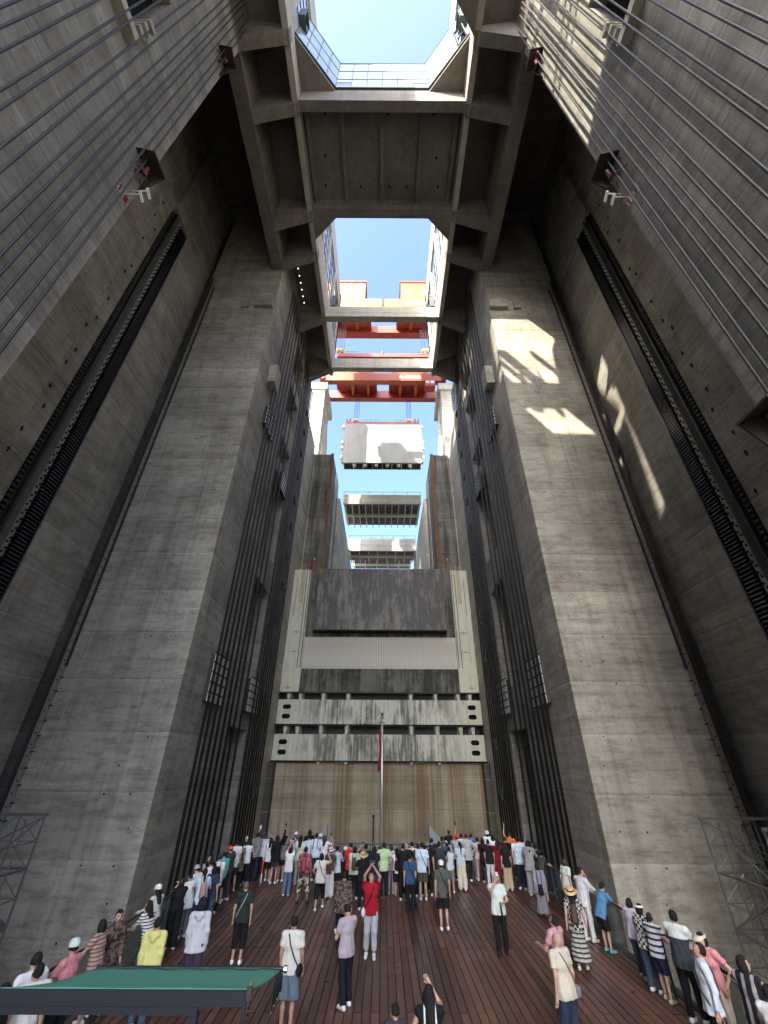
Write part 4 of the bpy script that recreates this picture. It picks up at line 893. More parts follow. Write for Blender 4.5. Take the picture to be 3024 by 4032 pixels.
# row of small lamps high in the left shaft and cables conduit
M['lamp'] = simple('lit_lamp', (.9, .9, .85), .4)
M['lamp'].node_tree.nodes['Principled BSDF'].inputs['Emission Color'].default_value = (1, .95, .85, 1); M['lamp'].node_tree.nodes['Principled BSDF'].inputs['Emission Strength'].default_value = .35
for k in range(9):
    z = 66.5 + k * .0; y = 31.5 + k * 1.02
    o = MB().box(-12.05, -11.93, y, y + .14, 64.55, 64.65).build('strip_lamp', M['lamp']); tag(o, 'small white lamp high on the left under the ribs, %s from the near end' % ORD[k], 'lamp', 'lamps in a row high on the left')
# ------------------------------------------------------------------ green awning in the foreground
M['awn'] = simple('green_canvas', (.085, .30, .215), .75, 0, .06, 40); M['cass'] = simple('charcoal_frame', (.030, .034, .042), .45, .3); M['chrome'] = simple('chrome', (.75, .75, .75), .12, 1)
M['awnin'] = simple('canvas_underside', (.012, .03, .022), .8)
t = thing('awning', 'green canvas awning on a charcoal frame in the lower left foreground', 'awning', None, (-2.2, 5.65, 0)); iv = Matrix.Translation((2.2, -5.65, 0))
def part(mb, nm, m_, sm=False):
    o = mb.build(nm, m_, t, sm); o.matrix_parent_inverse = iv; return o
xa, xb = -3.16, -.81
c = MB(); nx, ny = 40, 10
for j in range(ny + 1):
    v = j / ny; y = 5.66 + 1.78 * v
    for i in range(nx + 1):
        u = i / nx; x = xa - .005 + (xb - xa) * u
        c.v.append((x, y, 2.76 - .40 * v - .035 * math.sin(math.pi * v) * (1 + .35 * math.cos(u * 14)) + .006 * math.sin(u * 31 + v * 5) * v))
for j in range(ny):
    for i in range(nx):
        a = j * (nx + 1) + i; c.face((a, a + 1, a + nx + 2, a + nx + 1))
o = part(c, 'canopy', M['awn'], True); sm = o.modifiers.new('s', 'SOLIDIFY'); sm.thickness = .006
v = MB(); k = 18
for i in range(k + 1):
    y = 6.9 + .55 * i / k; zt_ = 2.76 - .4 * (y - 5.66) / 1.78 - .02; v.v += [(xb + .012, y, zt_), (xb + .012, y, zt_ - .17 - .02 * math.cos(i * 1.1) - .10 * (1 - i / k))]
for i in range(k): v.face((2 * i, 2 * i + 2, 2 * i + 3, 2 * i + 1))
o = part(v, 'valance', M['awnin'], True); sm = o.modifiers.new('s', 'SOLIDIFY'); sm.thickness = .005
v = MB()
for i in range(k): 
    y, y2 = 6.9 + .55 * i / k, 6.9 + .55 * (i + 1) / k
    f_ = lambda yy, ii: 2.76 - .4 * (yy - 5.66) / 1.78 - .02 - .17 - .02 * math.cos(ii * 1.1) - .10 * (1 - ii / k)
    v.tube([(xb + .012, y, f_(y, i)), (xb + .012, y2, f_(y2, i + 1))], .006, 4)
part(v, 'valance_trim', M['wht'])
part(MB().tube([(xa, 7.45, 2.35), (xb + .03, 7.45, 2.35)], .028, 8), 'front_bar', M['cass'])
part(MB().tube([(xb + .03, 7.45, 2.35), (xb + .06, 7.45, 2.35)], .038, 8), 'bar_cap', M['chrome'])
part(MB().box(-5.2, -.81, 5.635, 5.665, 2.652, 2.752), 'cassette', M['cass'])
part(MB().box(-5.2, -1.253, 5.64, 5.66, 2.595, 2.649), 'lower_beam', M['cass'])
part(MB().box(-1.325, -1.255, 5.662, 5.72, 0.004, 2.60), 'post', M['cass'])
part(MB().box(-5.0, -4.93, 5.662, 5.72, 0.004, 2.60), 'post', M['cass'])
part(MB().box(-.808, -.765, 5.60, 5.67, 2.70, 2.80), 'end_bracket', M['chrome'])
part(MB().box(-.835, -.80, 5.61, 5.634, 2.57, 2.70), 'end_bracket', M['cass'])
w = MB(); w.tube([(-.83, 5.70, 2.62), (-1.25, 6.6, 2.42), (-.9, 7.44, 2.32)], .016, 6); part(w, 'folding_arm', M['cass'])
w = MB()
for z in (2.60, 2.64, 2.68): w.tube([(-.782, 5.60, z), (-.782, 5.66, z)], .012, 6)
part(w, 'bracket_bolt', M['chrome'])
# ------------------------------------------------------------------ people: smooth bodies grown from tapered limbs on a small voxel grid
import numpy as np
CO = dict(white=(.78, .78, .77), offwhite=(.66, .65, .58), black=(.014, .014, .016), charcoal=(.045, .047, .05), grey=(.19, .19, .20), lgrey=(.42, .44, .46), midgrey=(.20, .20, .205), midgreylight=(.30, .31, .31),
          navy=(.016, .022, .045), navyblack=(.013, .015, .024), denim=(.055, .085, .14), jeans=(.11, .17, .26), navydenim=(.03, .042, .075), denimblue=(.035, .085, .17), bluegrey=(.12, .17, .21), ltsky=(.58, .71, .80), paleblue=(.55, .64, .72), paleshirt=(.62, .68, .76), midblue=(.10, .24, .42), blue=(.03, .16, .50),
          teal=(.12, .42, .40), turquoise=(.06, .50, .46), greendark=(.022, .036, .032), olive=(.075, .078, .055), oliveg=(.10, .105, .085), mint=(.48, .66, .50), mintpale=(.62, .72, .56), mintwhite=(.66, .74, .68), palegreen=(.52, .70, .40), khaki=(.46, .37, .24), cream=(.66, .60, .47), creamlight=(.75, .72, .58), beige=(.48, .43, .35), beigelight=(.58, .54, .43),
          pink=(.64, .26, .27), ltpink=(.66, .45, .46), ltpinkpolo=(.60, .33, .36), palepink=(.78, .62, .54), pinkbag=(.42, .27, .24), lilac=(.52, .42, .55), lilaclight=(.60, .55, .66), lilacgrey=(.45, .39, .44), greylilac=(.28, .26, .32), plum=(.06, .045, .065), red=(.60, .03, .045), crimson=(.36, .012, .03), darkred=(.22, .012, .025), redorange=(.80, .09, .04), orange=(.62, .18, .04), yellow=(.76, .72, .26), brown=(.10, .06, .045), whitegrey=(.60, .61, .62), straw=(.66, .47, .22), redgrey=(.30, .08, .09))
PAT = dict(stripewhite=('wave', (.74, .73, .70), (.05, .05, .055), 18), stripefaint=('wave', (.72, .73, .75), (.42, .44, .46), 15), stripebrown=('wave', (.52, .36, .29), (.20, .12, .09), 16), stripebw=('wave', (.66, .66, .66), (.03, .03, .04), 22), stripenavy=('wave', (.58, .58, .58), (.022, .03, .075), 9.5),
           camo=('noise', (.055, .075, .035), (.22, .19, .10), 9), brownprint=('noise', (.17, .12, .10), (.045, .035, .03), 14), floralred=('noise', (.50, .14, .15), (.12, .04, .06), 11), floralbw=('noise', (.58, .55, .40), (.02, .02, .02), 12), check=('check', (.30, .38, .48), (.06, .10, .17), 16), bwprint=('check', (.50, .49, .46), (.03, .03, .03), 17), bwcheck=('wave', (.42, .41, .38), (.04, .04, .04), 11),
           pin=('wavex', (.020, .020, .022), (.10, .10, .10), 24), pinblack=('wavex', (.016, .016, .022), (.32, .30, .28), 7), pinkprint=('noise', (.56, .40, .42), (.34, .22, .26), 40), skyprint=('noise', (.42, .60, .74), (.74, .78, .78), 8), twotone=('split', (.62, .66, .62), (.05, .065, .075), 1.3))
MC = {}
def cloth(c):
    if c in MC: return MC[c]
    if c in PAT:
        k, a, b_, f = PAT[c]; mt, nt, b = newmat('fabric_' + c); L = nt.links.new; tc = N(nt, 'ShaderNodeTexCoord')
        mx = N(nt, 'ShaderNodeMix', data_type='RGBA'); mx.inputs['A'].default_value = (*a, 1); mx.inputs['B'].default_value = (*b_, 1)
        if k == 'noise':
            t = N(nt, 'ShaderNodeTexNoise'); t.inputs['Scale'].default_value = f; t.inputs['Detail'].default_value = 3; L(tc.outputs['Object'], t.inputs['Vector']); L(ramp(nt, t.outputs['Fac'], [(.46, 0), (.54, 1)]), mx.inputs['Factor'])
        elif k == 'check':
            t = N(nt, 'ShaderNodeTexChecker'); t.inputs['Scale'].default_value = f; L(tc.outputs['Object'], t.inputs['Vector']); L(t.outputs['Fac'], mx.inputs['Factor'])
        else:
            s = N(nt, 'ShaderNodeSeparateXYZ'); L(tc.outputs['Object'], s.inputs[0]); m1 = N(nt, 'ShaderNodeMath', operation='MULTIPLY'); L(s.outputs[0 if k == 'wavex' else 2], m1.inputs[0])
            if k == 'split':
                m1.operation = 'LESS_THAN'; m1.inputs[1].default_value = f; L(m1.outputs[0], mx.inputs['Factor'])
            else:
                m1.inputs[1].default_value = f; m2 = N(nt, 'ShaderNodeMath', operation='FRACT'); L(m1.outputs[0], m2.inputs[0]); L(ramp(nt, m2.outputs[0], [(.58, 0), (.66, 1)]), mx.inputs['Factor'])
        L(mx.outputs['Result'], b.inputs['Base Color']); b.inputs['Roughness'].default_value = .85; b.inputs['Specular IOR Level'].default_value = .2
    else: mt = simple('fabric_' + c, CO[c], .85, 0, .10, 14, spec=.2)
    nt = mt.node_tree; b = nt.nodes['Principled BSDF']; tc = N(nt, 'ShaderNodeTexCoord'); nz = N(nt, 'ShaderNodeTexNoise'); nz.inputs['Scale'].default_value = 9; nz.inputs['Detail'].default_value = 3
    mp = N(nt, 'ShaderNodeMapping'); mp.inputs['Scale'].default_value = (1.6, 1.6, .5); nt.links.new(tc.outputs['Object'], mp.inputs['Vector']); nt.links.new(mp.outputs[0], nz.inputs['Vector'])
    bp = N(nt, 'ShaderNodeBump'); bp.inputs['Strength'].default_value = .7; bp.inputs['Distance'].default_value = .03; nt.links.new(nz.outputs['Fac'], bp.inputs['Height']); nt.links.new(bp.outputs['Normal'], b.inputs['Normal'])
    MC[c] = mt; return mt
SK = [simple('skin_light', (.52, .33, .235), .55, 0, .08, 12), simple('skin_tan', (.40, .235, .155), .55, 0, .08, 12), simple('skin_brown', (.30, .17, .11), .55, 0, .08, 12)]
HR = dict(black=simple('hair_black', (.014, .012, .011), .7, 0, .6, 90, spec=.3, bump=.6), brown=simple('hair_brown', (.045, .024, .016), .5, 0, .4, 60), red=simple('hair_reddish', (.040, .014, .012), .45, 0, .4, 60), grey=simple('hair_grey', (.10, .095, .09), .6, 0, .4, 60))
MF = simple('face_dark', (.03, .015, .012), .5); ML_ = simple('lips', (.32, .12, .10), .5); SHO = {}
def sub(lo, hi, o, h, n):
    a = np.maximum(np.floor((np.array(lo) - o) / h).astype(int), 0); b = np.minimum(np.ceil((np.array(hi) - o) / h).astype(int) + 1, n); return a, b
class Field:
    def __init__(s, lo, hi, h):
        s.o = np.array(lo, float); s.h = h; s.n = np.ceil((np.array(hi) - s.o) / h).astype(int) + 1; s.F = np.full(s.n, 9., np.float32)
    def pts(s, a, b):
        ax = [s.o[i] + s.h * np.arange(a[i], b[i]) for i in range(3)]
        return np.stack(np.meshgrid(*ax, indexing='ij'), -1)
    def put(s, d, a, b, k):
        v = s.F[a[0]:b[0], a[1]:b[1], a[2]:b[2]]; hh = np.clip(.5 + .5 * (v - d) / k, 0, 1); v[...] = v * (1 - hh) + d * hh - k * hh * (1 - hh)
    def cap(s, p, q, ra, rb, k=.03, side=None, flat=1.0, cut=None):
        """tapered capsule; its section is stretched by 'flat' along 'side'; cut=(point, normal) keeps the half behind the plane"""
        p, q = np.array(p, float), np.array(q, float); r = max(ra, rb) * max(1, flat) + .07
        a, b = sub(np.minimum(p, q) - r, np.maximum(p, q) + r, s.o, s.h, s.n)
        if (b <= a).any(): return
        P = s.pts(a, b) - p; ba = q - p; t = np.clip((P @ ba) / max(ba @ ba, 1e-9), 0, 1); R = P - t[..., None] * ba
        if side is not None:
            sd = np.array(side, float); sd /= np.linalg.norm(sd); c = R @ sd; R = R - (c * (1 - 1 / flat))[..., None] * sd
        d = np.sqrt((R * R).sum(-1)) - (ra + (rb - ra) * t)
        if cut is not None:
            for cp, cn in cut: d = np.maximum(d, (P + p - np.array(cp)) @ np.array(cn, float))
        s.put(d, a, b, k)
    def ell(s, c, rad, axes, k=.02, cut=None):
        c = np.array(c, float); r = max(rad) + .06; a, b = sub(c - r, c + r, s.o, s.h, s.n)
        if (b <= a).any(): return
        P = s.pts(a, b) - c; Q = np.stack([P @ np.array(ax) for ax in axes], -1); qn = Q / np.array(rad); l = np.sqrt((qn * qn).sum(-1)); d = (l - 1) * min(rad)
        if cut is not None: d = np.maximum(d, cut(Q))
        s.put(d, a, b, k)
    def mesh(s):
        F = s.F; nx, ny, nz = F.shape; I = F < 0
        C = [F[i:nx - 1 + i, j:ny - 1 + j, k:nz - 1 + k] for i in (0, 1) for j in (0, 1) for k in (0, 1)]
        off = np.array([(i, j, k) for i in (0, 1) for j in (0, 1) for k in (0, 1)], float)
        cnt = sum((c < 0).astype(int) for c in C); act = (cnt > 0) & (cnt < 8); idx = np.argwhere(act)
        if not len(idx): return np.zeros((0, 3)), np.zeros((0, 4), int)
        vals = np.stack([c[act] for c in C], -1); acc = np.zeros((len(idx), 3)); num = np.zeros(len(idx))
        for e0 in range(8):
            for bit in (1, 2, 4):
                if e0 & bit: continue
                e1 = e0 | bit; v0, v1 = vals[:, e0], vals[:, e1]; m_ = (v0 < 0) != (v1 < 0); t = np.where(m_, v0 / np.where(m_, v0 - v1, 1), 0)
                acc += np.where(m_[:, None], off[e0] + (off[e1] - off[e0]) * t[:, None], 0); num += m_
        V = s.o + s.h * (idx + acc / num[:, None]); ID = np.full(act.shape, -1); ID[act] = np.arange(len(idx)); Q = []
        for ax in range(3):
            sl0 = [slice(None)] * 3; sl1 = [slice(None)] * 3; sl0[ax] = slice(0, -1); sl1[ax] = slice(1, None)
            A, B = I[tuple(sl0)], I[tuple(sl1)]; u, w = (ax + 1) % 3, (ax + 2) % 3
            for flip in (False, True):
                E = np.argwhere((A & ~B) if not flip else (~A & B)); E = E[(E[:, u] > 0) & (E[:, w] > 0) & (E[:, u] < F.shape[u] - 1) & (E[:, w] < F.shape[w] - 1)]
                if not len(E): continue
                def g(du, dw):
                    K = E.copy(); K[:, u] -= du; K[:, w] -= dw; return ID[K[:, 0], K[:, 1], K[:, 2]]
                q = np.stack([g(1, 1), g(0, 1), g(0, 0), g(1, 0)], -1); Q.append(q[:, ::-1] if flip else q)
        return V, np.concatenate(Q)
def np_mesh(name, V, Q, mat, extra=None):
    v = V.tolist(); f = Q.tolist(); n0 = len(f)
    if extra: b = len(v); v += extra.v; f += [[b + i for i in q] for q in extra.f]
    me = bpy.data.meshes.new(name); me.from_pydata(v, [], f); me.materials.append(mat); me.polygons.foreach_set('use_smooth', [True] * len(f)); me.update(); return me
POSE = dict(down=((-.235, .04, .80), (.235, .04, .80)), rail=((-.20, .40, 1.09), (.20, .40, 1.09)), lean=((-.12, .55, 1.10), (.12, .55, 1.10)), phone2=((-.06, .34, 1.50), (.06, .34, 1.50)), phoneup=((-.075, .26, 1.80), (.075, .26, 1.80)), vphone=((-.30, .20, 1.74), (.24, .22, 1.66)),
            oneupR=((-.23, .05, .82), (.30, .16, 2.02)), oneupL=((-.26, .18, 1.96), (.23, .10, .95)), oneupsmall=((-.2, .25, 1.05), (.08, .34, 1.62)), onephoneR=((-.21, .14, .98), (.22, .30, 1.55)), onephoneL=((-.20, .26, 1.58), (.22, .10, .95)), back=((.03, -.19, .90), (-.03, -.17, .93)),
            hips=((-.23, .03, 1.02), (.23, .03, 1.02)), phonelow=((-.10, .30, 1.13), (.07, .31, 1.10)), facephone=((-.10, .22, 1.12), (.03, .26, 1.57)))
HOLD = {}                                                           # what each person holds: filled while building
def person(spec, idx):
    X, Y, H, yaw, top, bot, hair, pose, label, lean, ex, shoes, skin, legs, hp, hy = spec
    near = Y < 17.3; rj = random.Random(idx * 31 + 5)
    if hy == 0: hy = rj.gauss(0, 17)
    if hp == 0: hp = rj.uniform(-14, 16)
    if lean == 0: lean = rj.uniform(-2, 6)
    h = .017 if near else .0235; sc = H / 1.70; rnd = random.Random(idx * 7 + 3)
    fem = any(w in label for w in ('woman', 'girl')); kid = H < 1.4
    V3 = lambda *a: np.array(a, float)
    la = R_(lean); upv = V3(0, math.sin(la), math.cos(la)); fwv = V3(0, math.cos(la), -math.sin(la)); sdv = V3(1, 0, 0)
    hip = V3(0, -.10 * math.sin(la) * 2, .92); T = lambda x, y, z: hip + sdv * x + fwv * y + upv * (z - .92)
    shw = .165 if fem else .185; hw = .095
    sway = rnd.uniform(-.02, .02); fl_ = rnd.uniform(-.06, .08) if legs == 'stand' else 0
    if legs == 'walk': ft = [V3(-.09, -.20, 0), V3(.10, .26, 0)]
    elif legs == 'wide': ft = [V3(-.19, -.02, 0), V3(.19, .03, 0)]
    else: ft = [V3(-.105 + sway, fl_, 0), V3(.105 + sway, -fl_, 0)]
    HJ = [hip + V3(-hw, 0, -.03), hip + V3(hw, 0, -.03)]; AN = [f + V3(0, -.02, .085) for f in ft]; KN = []
    for i in (0, 1): KN.append((HJ[i] + AN[i]) / 2 + V3(0, .035 + (.05 if legs == 'walk' and i == 0 else 0), .02))
    SH = [T(-shw, 0, 1.40), T(shw, 0, 1.40)]; neck = T(0, -.005, 1.46)
    pi, ya = R_(hp), R_(hy); hf = V3(-math.sin(ya) * math.cos(pi), math.cos(ya) * math.cos(pi), math.sin(pi)); hs = V3(math.cos(ya), math.sin(ya), 0); hu = np.cross(hs, hf)
    hc = neck + upv * .045 + hu * .085 + hf * .022
    # arms by two bone inverse kinematics
    EL, WR = [], []
    for i, sg in ((0, -1), (1, 1)):
        tgt = V3(*POSE[pose][i]) + V3(rj.uniform(-.05, .05), rj.uniform(-.05, .05), rj.uniform(-.05, .05))
        if pose in ('down', 'hips', 'back'): tgt = T(*tgt)
        d = tgt - SH[i]; L_ = np.linalg.norm(d); l1, l2 = .285, .255
        if L_ > .53: d *= .53 / L_; L_ = .53
        a = (l1 * l1 - l2 * l2 + L_ * L_) / (2 * L_); hh = math.sqrt(max(l1 * l1 - a * a, 0)); u = d / L_
        hint = V3(sg * .6, -.2, -.8) if pose != 'hips' else V3(sg * 1.0, -.55, .1)
        if pose == 'down': hint = V3(sg * .35, -1, 0)
        if pose == 'back': hint = V3(sg * 1, -.5, 0)
        if pose in ('phoneup', 'vphone'): hint = V3(sg * 1.0, .15, -.25)
        hint = hint - u * (hint @ u); hint /= np.linalg.norm(hint); EL.append(SH[i] + u * a + hint * hh); WR.append(SH[i] + d)
    sgn = 1
    lo, hi = V3(-.62, -.55, -.02), V3(.62, .85, 2.2)
    allp = np.array([*SH, *EL, *WR, *AN, *KN, hc, hip]); lo = allp.min(0) - .24; hi = allp.max(0) + .26; lo[2] = -.03
    S_ = lambda P: P * sc
    def field(zlo=None, zhi=None):
        a, b = lo.copy(), hi.copy()
        if zlo is not None: a[2] = max(a[2], zlo)
        if zhi is not None: b[2] = min(b[2], zhi)
        return Field(a, b, h)
    # --- body
    F = field()
    wst = T(0, 0, 1.08); chs = T(0, .005, 1.27); pel = T(0, 0, .93)
    def torso(F, g, k=.05, cut=None, flare=0):
        F.cap(pel, wst, .092 + g + flare, .080 + g + flare * .6, k, sdv, 1.55, cut); F.cap(wst, chs, .082 + g + flare * .6, .098 + g + flare * .3, k, sdv, 1.5, cut); F.cap(SH[0] * .93 + neck * .07, SH[1] * .93 + neck * .07, .058 + g, .058 + g, k, None, 1, cut)
        F.cap(chs, T(0, 0, 1.39), .095 + g + flare * .3, .070 + g, k, sdv, 1.5, cut)
        if fem: 
            for sg in (-1, 1): F.cap(T(sg * .07, .085, 1.25), T(sg * .07, .09, 1.24), .042 + g, .042 + g, .05, None, 1, cut)
    torso(F, -.004)
    F.cap(neck - upv * .03, hc - hu * .04, .056, .050, .03)
    F.ell(hc, (.071, .090, .106), (hs, hf, hu), .02); F.ell(hc + hf * .03 - hu * .05, (.055, .062, .058), (hs, hf, hu), .03)
    F.cap(hc + hf * .09 + hu * .012, hc + hf * .108 - hu * .018, .009, .014, .015)
    for sg in (-1, 1): F.cap(hc + hs * sg * .074 + hu * .015, hc + hs * sg * .074 - hu * .02, .013, .010, .012)
    for i in (0, 1):
        F.cap(SH[i], EL[i], .048, .038, .03); F.cap(EL[i], WR[i], .039, .026, .02)
        F.cap(HJ[i], KN[i], .080, .048, .02); F.cap(KN[i], KN[i] * .6 + AN[i] * .4 + V3(0, -.012, 0), .048, .050, .015); F.cap(KN[i] * .6 + AN[i] * .4 + V3(0, -.012, 0), AN[i], .050, .034, .015)
        F.cap(AN[i] - V3(0, 0, .03), ft[i] + V3(0, .10, .045), .036, .026, .03)
    hands = MB(); hinfo = []
    for i, sg in ((0, -1), (1, 1)):
        d = WR[i] - EL[i]; d /= np.linalg.norm(d)
        if pose in ('rail', 'lean'): d = V3(0, .97, -.25); d /= np.linalg.norm(d)
        nrm = np.cross(d, V3(0, 0, 1) if abs(d[2]) < .85 else V3(0, 1, 0)); nrm /= np.linalg.norm(nrm); nrm *= -sg if nrm[0] * sg > 0 else sg
        wd = np.cross(d, nrm); wd /= np.linalg.norm(wd)
        if pose in ('rail', 'lean', 'phone2', 'phoneup', 'vphone'): nrm, wd = (wd if abs(wd[2]) > abs(nrm[2]) else nrm), (nrm if abs(wd[2]) > abs(nrm[2]) else wd); nrm = nrm * (-1 if nrm[2] > 0 else 1)
        pc = WR[i] + d * .085; F.cap(WR[i], pc, .024, .026, .015, wd, 1.45)
        cl = .75 if pose not in ('down', 'back') else .35
        tips = ((-.030, .058), (-.010, .068), (.010, .072), (.030, .062))
        for o_, ln in tips:
            b0 = pc - d * .012 + wd * o_; b1 = b0 + d * ln * .62 + nrm * ln * cl * .25; b2 = b1 + d * ln * .45 + nrm * ln * cl * .8
            hands.tube([b0 * sc, b1 * sc, b2 * sc], [.0105 * sc, .0095 * sc, .0072 * sc], 5)
        tb = WR[i] + d * .03 + wd * .026 * (-1); hands.tube([tb * sc, (tb + d * .032 - wd * .022 + nrm * .01) * sc, (tb + d * .062 - wd * .024 + nrm * .03) * sc], [.0125 * sc, .011 * sc, .008 * sc], 5)
        hinfo.append((pc + d * .03, d, nrm, wd))
    Vb, Qb = F.mesh(); body = link('person', np_mesh('person', Vb * sc, Qb, SK[skin], hands), None, (X, Y, 0.006), (0, 0, R_(yaw)))
    tag(body, label, 'person', 'visitors on the deck')
    def child(F, name, mat, lab=None):
        V, Q = F.mesh()
        if len(V) == 0: return None
        if name not in ('shoe',):               # hanging folds and creases
            c = V.mean(0); a_ = np.arctan2(V[:, 1] - c[1], V[:, 0] - c[0]); ph = rj.uniform(0, 6)
            dsp = .0065 * np.sin(7 * a_ + 9 * V[:, 2] + ph) * np.clip((1.35 - V[:, 2]) * 2, .25, 1) + .005 * np.sin(23 * V[:, 2] + 3 * a_ + ph) * np.sin(31 * V[:, 0] + 17 * V[:, 1])
            rad = V - c; rad[:, 2] = 0; rad /= np.linalg.norm(rad, axis=1)[:, None] + 1e-6; V = V + rad * (dsp + .004)[:, None]
        o = link(name, np_mesh(name, V * sc, Q, mat), body)
        return o
    # --- lower garment
    bk, bc = bot.split(); bm = cloth(bc); tk, tcol = top.split(); tm = cloth(tcol)
    if bk != 'bare' and not tk.startswith('dressl'):
        G = field(None, 1.12); fr = dict(pants=.97, wide=1.0, widedenim=1.0, flare=1.0, jog=.93, baggy=.56, shorts=.50, capri=.74, skirt=0, mini=0, skirtlong=0)[bk]
        wide = dict(pants=.022, wide=.045, widedenim=.04, flare=.02, jog=.026, baggy=.055, shorts=.036, capri=.03).get(bk, .02)
        wc = [(T(0, 0, 1.06), upv)]
        G.cap(pel, wst, .102, .092, .05, sdv, 1.55, wc)
        if bk in ('skirt', 'mini', 'skirtlong'):
            zb_ = dict(skirt=.48, mini=.60, skirtlong=.16)[bk]; fl = dict(skirt=.145, mini=.12, skirtlong=.19)[bk]
            cz = V3(ft[0][0] * .5 + ft[1][0] * .5, 0, zb_ - .1); G.cap(hip + V3(0, 0, .02), cz, .115, fl, .04, sdv, 1.35, [(V3(0, 0, zb_), V3(0, 0, -1))])
        else:
            for i in (0, 1):
                if fr <= .56:
                    e = HJ[i] + (KN[i] - HJ[i]) * min(1, fr * 2) + V3(0, 0, .02 if fr == .5 else -.03); dn = (e - HJ[i]); dn = dn / np.linalg.norm(dn)
                    G.cap(HJ[i], e + dn * .12, .090 + wide * .5, .072 + wide, .04, None, 1, [(e, dn)])
                else:
                    G.cap(HJ[i], KN[i], .092 + wide * .4, .058 + wide, .04); e = KN[i] + (AN[i] - KN[i]) * ((fr - .5) * 2) + V3(0, 0, -.02 if fr >= .97 else 0); dn = (e - KN[i]); dn = dn / np.linalg.norm(dn)
                    G.cap(KN[i], e + dn * .06, .058 + wide, .044 + wide * (1.35 if bk in ('wide', 'widedenim', 'flare') else .9) + (.022 if bk == 'flare' else 0), .03, None, 1, [(e, dn)])
        child(G, 'skirt' if 'skirt' in bk or bk == 'mini' else ('shorts' if fr in (.5, .56) else 'trousers'), bm)
    # --- upper garment
    G = field(.35, None); hem = .80 + rnd.uniform(-.02, .03); fl = .018; sl = .62
    if tk in ('long', 'hoodie'): sl = 2; hem -= .04; fl = .05
    if tk == 'tank': sl = .12; hem += .1
    if tk == 'tunic': hem = .62; fl = .03
    if tk in ('dress', 'dressl'): hem = .52 if tk == 'dress' else .42; fl = .02; sl = .55
    hp_ = [(T(0, 0, hem), -upv)] if hem > .7 else [(V3(0, 0, hem), V3(0, 0, -1))]
    big = .014 if fem else .018
    torso(G, big, .05, hp_, .008 + (rnd.random() * .012))
    lowr = .116 + fl + big
    if hem < .93: G.cap(T(0, 0, 1.0), (T(0, 0, hem - .12) if hem > .7 else V3(0, 0, hem - .12)), .100 + big, lowr if hem > .7 else lowr + .04, .05, sdv, 1.5 if hem > .7 else 1.35, hp_)
    for i in (0, 1):
        if sl <= 1:
            e = SH[i] + (EL[i] - SH[i]) * sl; dn = EL[i] - SH[i]; dn = dn / np.linalg.norm(dn); G.cap(SH[i], e + dn * .08, .062, .062, .04, None, 1, [(e, dn)])
        else:
            G.cap(SH[i], EL[i], .064, .054, .04); e = WR[i]; dn = WR[i] - EL[i]; dn = dn / np.linalg.norm(dn); G.cap(EL[i], e + dn * .05, .055, .042, .03, None, 1, [(e, dn)])
    if tk == 'hoodie': G.cap(T(-.06, -.075, 1.43), T(.06, -.075, 1.43), .062, .062, .03); G.cap(T(0, -.115, 1.36), T(0, -.10, 1.42), .05, .06, .04)
    else: G.cap(T(-.045, -.02, 1.455), T(.045, -.02, 1.455), .032, .032, .03)
    topo = child(G, {'long': 'shirt', 'tee': 'shirt', 'tank': 'top', 'hoodie': 'hooded_jacket', 'dress': 'dress', 'dressl': 'dress', 'tunic': 'tunic'}[tk], tm)
    # --- shoes
    if shoes not in SHO: SHO[shoes] = simple('shoe_' + shoes, CO[shoes], .6, 0, .15, 20)
    for i in (0, 1):
        G = Field(ft[i] + V3(-.1, -.16, -.03), ft[i] + V3(.1, .25, .16), h); G.cap(ft[i] + V3(0, -.055, .045), ft[i] + V3(.012 * (-1, 1)[i], .135, .03), .048, .042, .03, None, 1, [(ft[i] + V3(0, 0, .002), V3(0, 0, -1)), (ft[i] + V3(0, 0, .10), V3(0, 0, 1))])
        G.cap(AN[i] + V3(0, 0, .0), ft[i] + V3(0, -.01, .05), .044, .046, .02, None, 1, [(ft[i] + V3(0, 0, .10), V3(0, 0, 1))]); child(G, 'shoe', SHO[shoes])
    # --- hair
    hcol = HR['grey' if 'grey' in hair else 'brown' if 'brown' in hair else 'red' if 'red' in hair else 'black']
    if hair not in ('bald',):
        hl = lo.copy(); G = Field(hc - .34, hc + .26, h); th = .012 if hair not in ('buzz', 'shaved') else .007
        if hair == 'afro': th = .05
        face = lambda Q: np.minimum(.018 - Q[..., 1] * -1 * 0 - Q[..., 1] * 0 + (Q[..., 1] - .025), .058 - Q[..., 2])
        def cutf(Q): return np.maximum(np.minimum(Q[..., 1] - .020, .055 - Q[..., 2]), np.minimum(-.062 - Q[..., 2] if hair in ('short', 'buzz', 'shaved', 'greyshort', 'bun', 'bunlow') else -.2 - Q[..., 2] * 0, 1))
        def cut2(Q):
            d = np.minimum(Q[..., 1] - .020, .055 - Q[..., 2])
            if hair in ('short', 'buzz', 'shaved', 'greyshort', 'bun', 'bunlow', 'pony'): d = np.maximum(d, -.060 - Q[..., 2] + .25 * np.abs(Q[..., 0]))
            return d
        G.ell(hc - hf * .006 + hu * .008, (.071 + th, .089 + th, .100 + th), (hs, hf, hu), .01, cut2)
        if hair.startswith('bob'): G.ell(hc - hf * .03 - hu * .045, (.096, .078, .11), (hs, hf, hu), .03, lambda Q: Q[..., 1] - .06)
